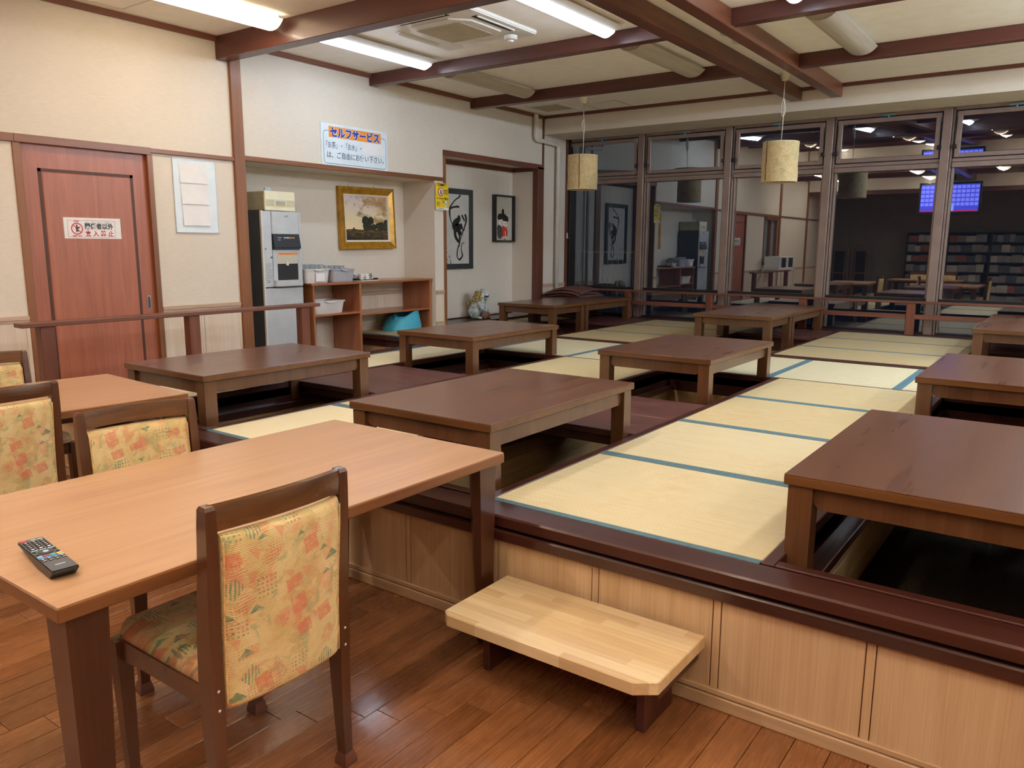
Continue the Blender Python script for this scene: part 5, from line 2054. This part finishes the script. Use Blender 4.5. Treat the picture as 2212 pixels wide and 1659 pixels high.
ball(bm, (-.13, -.02, .17), .022, .022, .05, 12, 8)
obj('tail', bm, gl_mane, sd, smooth=True)
bm = BM()
for s in (-1, 1):
    ball(bm, (.098, s * .03, .305), .010, .010, .009, 10, 8)
obj('eyes', bm, 'white_plastic', sd, smooth=True)
bm = BM()
for s in (-1, 1):
    ball(bm, (.1055, s * .032, .305), .004, .005, .0045, 8, 6)
bx(bm, .075, .122, -.028, .028, .256, .268, .004)
obj('mouth_hollow', bm, 'dark_slot', sd)
bm = BM()
ball(bm, (.135, .062, .048), .05, .05, .048, 20, 14)
obj('ball', bm, gl_ball, sd, smooth=True)
bm = BM()
ball(bm, (.02, .112, .05), .045, .016, .045, 14, 10)
obj('shoulder_plate', bm, gl_green, sd, smooth=True)
sd.scale = (1.04, -1.04, 1.04)

# ------------------------------------------------------------ floor cushions in the corner
def cushion(label, loc, rot, w=.56, h=.05, sag=0., seed=0, group=None):
    t = BM()
    n = 16
    rr = random.Random(seed)
    ph = rr.random() * 6
    top, bot = [], []
    for i in range(n + 1):
        a, b = [], []
        for j in range(n + 1):
            u, v = 2 * i / n - 1, 2 * j / n - 1
            e = (1 - abs(u) ** 5) * (1 - abs(v) ** 5)
            th = h * (.12 + .88 * e ** .6)
            z = sag * (-(u * .9) ** 2 * .6 - .4 * max(0, -u) + .25 * math.sin(v * 2.6 + ph) * abs(u)) + .006 * math.sin(u * 4 + ph) * math.cos(v * 3.3)
            pin = 1 - .03 * (1 - abs(u)) * abs(v) - .03 * (1 - abs(v)) * abs(u)
            a.append(t.verts.new((u * w / 2 * pin, v * w / 2 * pin, z + h / 2 + th / 2)))
            b.append(t.verts.new((u * w / 2 * pin, v * w / 2 * pin, z + h / 2 - th / 2)))
        top.append(a); bot.append(b)
    for i in range(n):
        for j in range(n):
            t.faces.new((top[i][j], top[i + 1][j], top[i + 1][j + 1], top[i][j + 1]))
            t.faces.new((bot[i][j], bot[i][j + 1], bot[i + 1][j + 1], bot[i + 1][j]))
    edge = [(i, 0) for i in range(n)] + [(n, j) for j in range(n)] + [(i, n) for i in range(n, 0, -1)] + [(0, j) for j in range(n, 0, -1)]
    for k in range(len(edge)):
        i, j = edge[k]
        i2, j2 = edge[(k + 1) % len(edge)]
        t.faces.new((top[i][j], bot[i][j], bot[i2][j2], top[i2][j2]))
    o = obj('floor_cushion', t, 'cushion', None, smooth=True)
    o.location = loc
    o.rotation_euler = rot
    return tag(o, label, 'cushion', group)
zc = ZF
for k in range(9):
    top = k >= 7
    lab = 'mauve-brown floor cushion in the corner stack by the windows'
    if k == 8: lab = 'topmost mauve-brown floor cushion, slumped over the corner stack by the windows'
    if k == 7: lab = 'second floor cushion from the top of the corner stack, folded edges showing'
    if k == 0: lab = 'lowest floor cushion of the corner stack, lying on the mats'
    cushion(lab, (-5.53 + .02 * math.sin(k * 2.3), 8.99 + .015 * math.cos(k * 3.1), zc), (0, 0, .05 * math.sin(k * 1.7)), .60, .046, 0 if k < 6 else .03 + .03 * (k - 6), k, 'stack of floor cushions')
    zc += .0435

# ------------------------------------------------------------ pipe on the left wall
pp = thing('drain_pipe', 'white drain pipe stepping down the left wall into the window corner', 'pipe')
bm = BM()
px_ = XW + .055
def fil(pts, r, n=6):
    out = [Vector(pts[0])]
    for a, b, c in zip(pts, pts[1:], pts[2:]):
        a, b, c = Vector(a), Vector(b), Vector(c)
        d0, d1 = (a - b).normalized(), (c - b).normalized()
        for k in range(n + 1):
            t = k / n
            out.append((b + d0 * r) * (1 - t) ** 2 + b * 2 * t * (1 - t) + (b + d1 * r) * t ** 2)
    out.append(Vector(pts[-1]))
    return out
sweep(bm, fil([(px_, 8.49, ZC), (px_, 8.49, 2.725), (px_, 9.02, 2.71), (px_, 9.02, .48)], .05), .052, .052, 14)
obj('pipe', bm, 'pvc', pp, smooth=True)
bm = BM()
for c, ax in (((px_, 8.49, 2.99), 'z'), ((px_, 8.49, 2.79), 'z'), ((px_, 8.57, 2.722), 'y'), ((px_, 8.94, 2.712), 'y'), ((px_, 9.02, 2.63), 'z'), ((px_, 9.02, 2.30), 'z')):
    cyl(bm, c, .030, .05, 16, ax)
obj('coupling', bm, 'pvc', pp, smooth=True, ang=40)
ck = thing('wall_hook', 'small white hook on the jamb beside the window corner', 'hook', (XW + .028, 9.31, 1.50))
obj('plate', bx(BM(), 0, .008, -.012, .012, 0, .075, .002), 'white_plastic', ck)
obj('hook', bx(BM(), .006, .024, -.006, .006, 0, .012, .003), 'white_plastic', ck)

# ------------------------------------------------------------ ceiling lamps
def glow(t, L, rad, c, w, z, tilt):
    """the light the fitting gives: two long area lights laid along the lens, leaning outwards"""
    a = math.radians(tilt)
    for s in (-1, 1):
        ld_ = bpy.data.lights.new('tube_light', 'AREA')
        ld_.shape = 'RECTANGLE'
        ld_.size = w
        ld_.size_y = L
        ld_.color = lin(c)[:3]
        ld_.energy = rad * PI * w * L * 3.3
        o = bpy.data.objects.new('tube_light', ld_)
        COL.objects.link(o)
        o.parent = t
        o.location = (s * w / 2 * math.cos(a), 0, z + w / 2 * math.sin(a))
        o.rotation_euler = (0, -s * a, 0)

def lamp(name, label, lens, L=1.24, rad=0, col=(255, 234, 202)):
    """origin at the ceiling; tray across x, cover hanging below it"""
    t = thing(name, label, 'ceiling light', group='long ceiling lights')
    obj('tray', bx(BM(), -.085, .085, -L / 2 + .01, L / 2 - .01, -.045, 0, .004), 'lamp_white', t)
    bm = BM()
    prof = [(-.122, -.034), (-.112, -.044), (-.095, -.060), (-.07, -.077), (-.04, -.088), (0, -.092), (.04, -.088), (.07, -.077), (.095, -.060), (.112, -.044), (.122, -.034)]
    A = [bm.verts.new((x, -L / 2, z)) for x, z in prof]
    B = [bm.verts.new((x, L / 2, z)) for x, z in prof]
    C_ = [bm.verts.new((x * .965, -L / 2, z + .005)) for x, z in prof]
    D_ = [bm.verts.new((x * .965, L / 2, z + .005)) for x, z in prof]
    for k in range(len(prof) - 1):
        bm.faces.new((A[k], A[k + 1], B[k + 1], B[k]))
        bm.faces.new((C_[k], D_[k], D_[k + 1], C_[k + 1]))
        bm.faces.new((A[k], C_[k], C_[k + 1], A[k + 1]))
        bm.faces.new((B[k], B[k + 1], D_[k + 1], D_[k]))
    bm.faces.new((A[0], B[0], D_[0], C_[0]))
    bm.faces.new((A[-1], C_[-1], D_[-1], B[-1]))
    obj('cover', bm, lens, t, smooth=True, ang=35)
    if rad:
        glow(t, L - .06, rad, col, .095, -.098, 26)
    for s in (-1, 1):
        bm = BM()
        y = s * (L / 2 - .012)
        prism(bm, [(-.1, -.045), (-.088, -.060), (-.068, -.074), (-.04, -.083), (0, -.087), (.04, -.083), (.068, -.074), (.088, -.060), (.1, -.045), (.085, -.004), (-.085, -.004)], y - .004, y + .004, 'y')
        obj('end_plate', bm, 'diff_off' if lens == 'diff_off' else 'lamp_white', t)
    return t
def tube_lamp(name, label, rad=LIT_WHITE, L=1.24):
    """lit fitting: shallow white tray with a rounded lit lens under its middle"""
    t = thing(name, label, 'ceiling light', group='long ceiling lights')
    bm = BM()
    prism(bm, [(-.122, -.018), (-.122, -.024), (-.06, -.046), (.06, -.046), (.122, -.024), (.122, -.018), (.085, 0), (-.085, 0)], -L / 2, L / 2, 'y')
    obj('tray', bm, 'lamp_white', t)
    bm = BM()
    prof = [(-.058 * math.cos(PI * k / 10), -.046 - .048 * math.sin(PI * k / 10)) for k in range(11)]
    A = None
    for y, s in ((-L / 2 + .0, .55), (-L / 2 + .03, 1), (L / 2 - .03, 1), (L / 2, .55)):
        B = [bm.verts.new((x, y, -.046 + (z + .046) * s)) for x, z in prof]
        if A:
            for k in range(10):
                bm.faces.new((A[k], A[k + 1], B[k + 1], B[k]))
        else:
            bm.faces.new(B)
        A = B
    bm.faces.new(list(reversed(A)))
    obj('lens', bm, 'lens_white', t, smooth=True, ang=35)
    glow(t, L - .06, rad, (224, 239, 255), .075, -.101, 42)
    return t
lw = tube_lamp('ceiling_light', 'lit white ceiling light between the left wall and the air conditioner', LIT_WHITE * .7)
lw.location = (-4.99, 4.93, ZC)
lw = tube_lamp('ceiling_light', 'lit white ceiling light between the air conditioner and the twin beams')
lw.location = (-3.12, 4.90, ZC)
far_fill = tube_lamp('ceiling_light', 'added white fill light for the far platform, just outside the picture', LIT_WHITE * 5.6)  # unseen lamp added, with its copies, to brighten the far end
far_fill.location = (.40, 6.50, ZC)
dup(lw, (-1.70, 4.85, ZC), label='lit white ceiling light right of the twin beams, only its end in view')
dup(lw, (.35, 4.85, ZC), label='lit white ceiling light outside the picture on the right')
dup(lw, (2.25, 4.85, ZC), label='added white fill light by the right wall, outside the picture')  # added out of view for more fill from the right
lo = lamp('ceiling_light', 'unlit grey ceiling light over the left wall pictures', 'diff_off')
lo.location = (-5.03, 6.54, ZC)
dup(lo, (-3.155, 6.57, ZC), label='unlit grey ceiling light just left of the twin beams')
dup(lo, (-1.675, 6.55, ZC), label='unlit grey ceiling light right of the twin beams')
dup(far_fill, (2.25, 6.50, ZC), label='added white fill light for the far platform by the right wall, outside the picture')  # three more unseen lamps added to lift the far region
dup(far_fill, (1.30, 8.05, ZC), label='added white fill light by the windows, outside the picture')
dup(far_fill, (2.60, 8.05, ZC), label='added white fill light in the far right corner, outside the picture')
lc = lamp('ceiling_light', 'warm glowing ceiling light at the upper left above the door', 'lens_warm', 1.28, LIT_WARM * .62)
lc.location = (-5.03, 3.27, ZC)
for x, y, s_ in ((-3.1, 3.15, 'warm ceiling light above the dining tables, seen only in the windows'), (-1.55, 3.15, 'warm ceiling light above the viewpoint, seen only in the windows'),
                 (.35, 3.15, 'warm ceiling light on the right above the viewpoint, out of view'), (2.25, 3.15, 'added warm fill light by the right wall above the platform edge, out of view')):  # the one by the right wall is added for fill
    dup(lc, (x, y, ZC), label=s_)
ln = lamp('ceiling_light', 'warm ceiling light by the side window, seen only in the windows', 'lens_warm', 1.28, LIT_WARM * 1.9, (255, 238, 214))
ln.location = (-5.0, .45, ZC)
for x, y, s_ in (
                 (-3.1, .45, 'second warm ceiling light behind the viewpoint, seen only in the windows'),
                 (-1.55, .45, 'third warm ceiling light behind the viewpoint, seen only in the windows'), (.35, .45, 'added fourth warm fill light behind the viewpoint, out of view'),
                 (2.25, .45, 'added fifth warm fill light behind the viewpoint by the right wall, out of view'),  # fourth and fifth are unseen, added to light the foreground floor
                 (-5.0, -1.22, 'warm ceiling light before the lobby header by the side wall, seen only in the windows'), (-3.1, -1.22, 'second warm ceiling light before the lobby header, seen only in the windows'),
                 (-.9, -1.22, 'third warm ceiling light before the lobby header, seen only in the windows'), (.9, -1.22, 'added fourth warm fill light before the lobby header, out of view'),
                 (2.6, -1.22, 'added fifth warm fill light before the lobby header, out of view')):  # fourth and fifth are unseen, added to brighten the platform front
    dup(ln, (x, y, ZC), label=s_)

# ------------------------------------------------------------ air conditioner cassette
ac = thing('air_conditioner', 'white ceiling cassette air conditioner with a grey intake grille', 'air conditioner', (-4.095, 4.885, ZC))
S_ = .455
bm = BM()
prism(bm, rounded(-S_, S_, -S_, S_, .03, 4), -.028, 0, 'z')
bmesh.ops.bevel(bm, geom=[e for e in bm.edges if abs(e.verts[0].co.z + .028) < 1e-4 and abs(e.verts[1].co.z + .028) < 1e-4], offset=.008, segments=2, affect='EDGES')
obj('panel', bm, 'white_plastic', ac)
oc = [(-.30, -.18), (-.18, -.30), (.18, -.30), (.30, -.18), (.30, .18), (.18, .30), (-.18, .30), (-.30, .18)]
bm = BM()
prism(bm, oc, -.040, -.027, 'z')
obj('centre_panel', bm, 'white_plastic', ac)
bm = BM()
prism(bm, rounded(-.215, .215, -.215, .215, .04, 4), -.0425, -.039, 'z')
gr = obj('intake_grille', bm, 'grille', ac)
bm = BM()
for k in range(26):
    y = -.205 + .41 * k / 25
    bx(bm, -.21, .21, y - .002, y + .002, -.0445, -.042)
obj('grille_slats', bm, 'cream_side', gr)
for k, a in enumerate((0, PI / 2, PI, 3 * PI / 2)):
    bm = BM()
    bx(bm, .345, .395, -.235, .235, -.0305, -.026)
    sl = obj('air_slot', bm, 'dark_slot' if k in (0, 3) else 'white_plastic', ac, rot=(0, 0, a))
    bm = BM()
    prism(bm, [(.335, -.028), (.352, -.030), (.392, -.046), (.398, -.044), (.360, -.027)], -.225, .225, 'y') if k in (1, 2) else bx(bm, .385, .398, -.225, .225, -.036, -.028, .001)
    obj('flap', bm, 'white_plastic', sl)
sm = thing('ceiling_detector', 'white domed detector at the corner of the air conditioner', 'detector', (-3.80, 5.20, ZC - .04))
bm = BM()
lathe(bm, [(0, 0), (.052, 0), (.052, -.018), (.044, -.030), (.024, -.034), (.022, -.046), (.012, -.052), (0, -.052)], 24)
obj('dome', bm, 'white_plastic', sm, smooth=True, ang=40)

vt = thing('air_vent', 'white square ceiling vent with a grey grille in the far left corner', 'vent', (-5.37, 8.19, ZC))
bm = BM()
frame_ring(bm, .48, .46, .055, -.022, -.24, -.23)
obj('frame', bm, 'white_plastic', vt)
obj('grille', bx(BM(), -.188, .188, -.178, .178, -.018, -.006), 'grille', vt)
bm = BM()
for k in range(14):
    y = -.17 + .34 * k / 13
    bx(bm, -.186, .186, y - .004, y + .004, -.021, -.016)
obj('slat', bm, 'cream_side', vt)
for (x, y, r, lab) in ((-2.47, 6.22, .042, 'small round ceiling fitting between the twin beams'), (-2.455, 6.52, .072, 'larger round grey ceiling speaker between the twin beams')):
    t = thing('ceiling_speaker', lab, 'ceiling fitting', (x, y, ZC))
    bm = BM()
    lathe(bm, [(0, -.012), (r * .75, -.014), (r, -.010), (r, 0)], 28)
    obj('rim', bm, 'white_plastic', t, smooth=True, ang=40)
    bm = BM()
    lathe(bm, [(0, -.0155), (r * .74, -.0155), (r * .74, -.012)], 28)
    obj('cloth', bm, 'grille' if r > .05 else 'steel', t)

# ------------------------------------------------------------ paper pendant lamps
def pendant(label, loc, drop, seam):
    t = thing('pendant_lamp', label, 'pendant lamp', loc, (0, 0, seam), 'paper drum pendant lamps')
    bm = BM()
    lathe(bm, [(0, 0), (.048, 0), (.043, -.03), (.030, -.066), (.012, -.068), (0, -.068)], 20)
    obj('canopy', bm, 'cream', t, smooth=True, ang=40)
    zt, zb, R = -drop, -drop - .375, .170
    kn = -drop * .48
    bm = BM()
    sweep(bm, [(0, 0, -.06), (.002, 0, kn + .06), (-.006, .004, kn - .06), (.002, 0, -drop - .04)], .0075, .0075, 8)
    cd = obj('cord', bm, 'cord', t, smooth=True)
    bm = BM()
    for ph, wd, ln in ((0, .020, .085), (1.3, .016, .075), (2.5, .022, .065)):
        pts = [(wd * math.sin(a) * math.cos(ph), wd * math.sin(a) * math.sin(ph) + .004 * math.cos(2 * a), kn - .01 + ln * math.cos(a + ph * .2)) for a in [2 * PI * k / 24 for k in range(25)]]
        sweep(bm, pts, .007, .007, 6)
    obj('cord_knot', bm, 'cord', cd, smooth=True)
    bm = BM()
    n = 48
    rr = random.Random(int(drop * 1000))
    rings = []
    for r_, ztop in ((R, 0), (R - .004, 1)):
        for q in range(9):
            z = zb + (zt - zb) * (q / 8 if ztop == 0 else 1 - q / 8)
            row = []
            for k in range(n):
                a = 2 * PI * k / n
                w = .0022 * math.sin(3 * a + q * .9) + .0016 * math.sin(7 * a - q * 1.7)
                row.append(bm.verts.new(((r_ + w) * math.cos(a), (r_ + w) * math.sin(a), z)))
            rings.append(row)
    rings.append(rings[0])
    for A, B in zip(rings, rings[1:]):
        for k in range(n):
            bm.faces.new((A[k], A[(k + 1) % n], B[(k + 1) % n], B[k]))
    sdm = obj('shade', bm, 'shade', t, smooth=True, ang=60)
    bm = BM()
    bx(bm, R - .001, R + .004, -.004, .004, zb + .01, zt - .002)
    obj('seam_strip', bm, 'post_dark', sdm)
    bm = BM()
    for z in (zt, zb):
        ring_pts = [((R - .001) * math.cos(2 * PI * k / 48), (R - .001) * math.sin(2 * PI * k / 48), z) for k in range(49)]
        sweep(bm, ring_pts, .006, .006, 6, side=Vector((0, 0, 1)))
    obj('hoop', bm, 'cream', sdm, smooth=True)
    bm = BM()
    for k in range(3):
        a = 2 * PI * k / 3
        sweep(bm, [(0, 0, zt - .03), ((R - .004) * math.cos(a), (R - .004) * math.sin(a), zt - .004)], .004, .004, 6)
    cyl(bm, (0, 0, zt - .06), .02, .07, 12)
    obj('socket', bm, 'black', t)
    bm = BM()
    ball(bm, (0, 0, zt - .135), .045, .045, .055, 14, 10)
    obj('bulb', bm, 'white_plastic', t, smooth=True)
    return t
pendant('paper drum pendant lamp hanging over the cushions near the left wall', (-4.765, 7.92, ZC), .63, -1.25)
pendant('paper drum pendant lamp hanging below the twin beams', (-2.53, 7.93, ZC), .64, -2.10)

# ------------------------------------------------------------ the dim end of the hall: only mirrored in the glass
tv = thing('television', 'wide television hung from the ceiling behind the viewpoint, mirrored in the windows', 'television', (-2.66, -1.66, 2.14))
obj('casing', bx(BM(), -.63, .63, -.04, .04, 0, .72, .01), 'black', tv)
sc_ = obj('screen', bx(BM(), -.585, .585, .038, .0415, .07, .67), emit('screen_blue', (62, 74, 214), 1.0), tv)
bm = BM()
for kx in range(-6, 7):
    for kz in range(5):
        if abs(kx * .09 + .10) > .17 or kz > 3:
            bx(bm, kx * .09 - .036, kx * .09 + .036, .0412, .042, .20 + kz * .095, .265 + kz * .095)
sp_ = obj('sheet_print', bm, emit('screen_pale', (128, 132, 255), 1.0), sc_)
obj('screen_line', bx(BM(), -.585, .585, .0412, .0424, .075, .10), emit('screen_red', (200, 40, 60), .8), sc_)
figm = emit('screen_figure', (110, 150, 255), 1.4)
facem = emit('screen_face', (240, 200, 220), .9)
hairm = emit('screen_dark', (30, 20, 60), .5)
bm = BM()
prism(bm, [(-.28, .09), (.10, .09), (.10, .20), (.02, .31), (-.06, .34), (-.14, .34), (-.22, .30), (-.28, .20)], .0416, .0425, 'y')
obj('screen_figure', bm, figm, sc_)
bm = BM(); cyl(bm, (-.10, .0432, .44), .10, .001, 20, 'y'); obj('screen_hair', bm, hairm, sc_)
bm = BM(); cyl(bm, (-.10, .0438, .42), .07, .001, 20, 'y'); obj('screen_face', bm, facem, sc_)
bm = BM()
cyl(bm, (0, 0, .80), .025, .20, 12)
obj('ceiling_bracket', bm, 'black', tv)

bk = thing('bookcase', 'long dark bookcase full of grey spines at the dim end of the hall', 'bookcase', (0, -4.32, 0))
bm = BM()
bx(bm, -3.9, .6, -.16, -.14, 0, 1.8)
for x in (-3.9, -2.95, -2.0, -1.05, -.1, .58):
    bx(bm, x, x + .03, -.16, .16, 0, 1.8)
for k in range(8):
    bx(bm, -3.9, .6, -.16, .16, .02 + k * .25, .05 + k * .25)
obj('case', bm, 'dark_shelf', bk)
spines = [plain('spine_%s' % n, c, .7, var=.1, scale=3) for n, c in (('grey', (150, 150, 152)), ('pale', (196, 192, 184)), ('rose', (160, 96, 92)), ('slate', (96, 104, 116)))]
for x0 in (-3.86, -2.91, -1.96, -1.01, -.06):
    for k in range(7):
        x = x0
        rr = random.Random(int(x0 * 100) + k)
        while x < x0 + (.86 if x0 > -.5 else .9) - .12 and x < .45:
            w = rr.uniform(.10, .26)
            w = min(w, x0 + .9 - x, .56 - x)
            obj('book_set', bx(BM(), x, x + w - .006, -.13, .10, .051 + k * .25, .051 + k * .25 + rr.uniform(.15, .19)), spines[rr.choice((0, 0, 0, 1, 3, 3, 0, 1, 3, 2))], bk)
            x += w
for k, x in enumerate((-5.55, -5.0)):
    sc2 = thing('rattan_screen', ('arched rattan screen nearest the side wall at the dim end', 'arched rattan screen nearer the bookcase at the dim end')[k], 'screen', (x, -4.25, 0))
    bm = BM()
    pts = [(-.22, 0, 0), (-.22, 0, 1.3)] + [(.22 * math.cos(PI - PI * q / 12), 0, 1.3 + .25 * math.sin(PI * q / 12)) for q in range(1, 12)] + [(.22, 0, 1.3), (.22, 0, 0)]
    sweep(bm, pts, .03, .03, 8)
    pts = [(-.14, 0, .1), (-.14, 0, 1.25)] + [(.14 * math.cos(PI - PI * q / 12), 0, 1.25 + .18 * math.sin(PI * q / 12)) for q in range(1, 12)] + [(.14, 0, 1.25), (.14, 0, .1)]
    sweep(bm, pts, .02, .02, 8)
    for z in (.1, .7):
        bx(bm, -.21, .21, -.01, .01, z, z + .025)
    obj('frame', bm, 'rattan', sc2)
    obj('weave', bx(BM(), -.13, .13, -.004, .004, .1, 1.3), 'carpet', sc2)
rk = thing('wire_rack', 'white steel rack by the side wall carrying microwave ovens', 'rack', (-5.55, 1.05, 0))
bm = BM()
for sx in (-.2, .2):
    for sy in (-.45, .45):
        bx(bm, sx - .015, sx + .015, sy - .015, sy + .015, 0, .93)
for z in (.25, .9):
    bx(bm, -.22, .22, -.47, .47, z, z + .025)
obj('frame', bm, 'white_paint', rk)
for k, y in enumerate((.80, 1.30)):
    mw = thing('microwave_oven', ('white microwave oven at the near end of the rack', 'white microwave oven at the door end of the rack')[k], 'microwave', (-5.56, y, .926))
    obj('case', bx(BM(), -.17, .17, -.22, .22, 0, .27, .008), 'white_plastic', mw)
    obj('door', bx(BM(), .168, .176, -.20, .10, .03, .24, .002), 'dark_slot', mw)
    bm = BM()
    for z in (.09, .18):
        cyl(bm, (.178, .16, z), .022, .014, 16, 'x')
    obj('knob', bm, 'steel', mw)
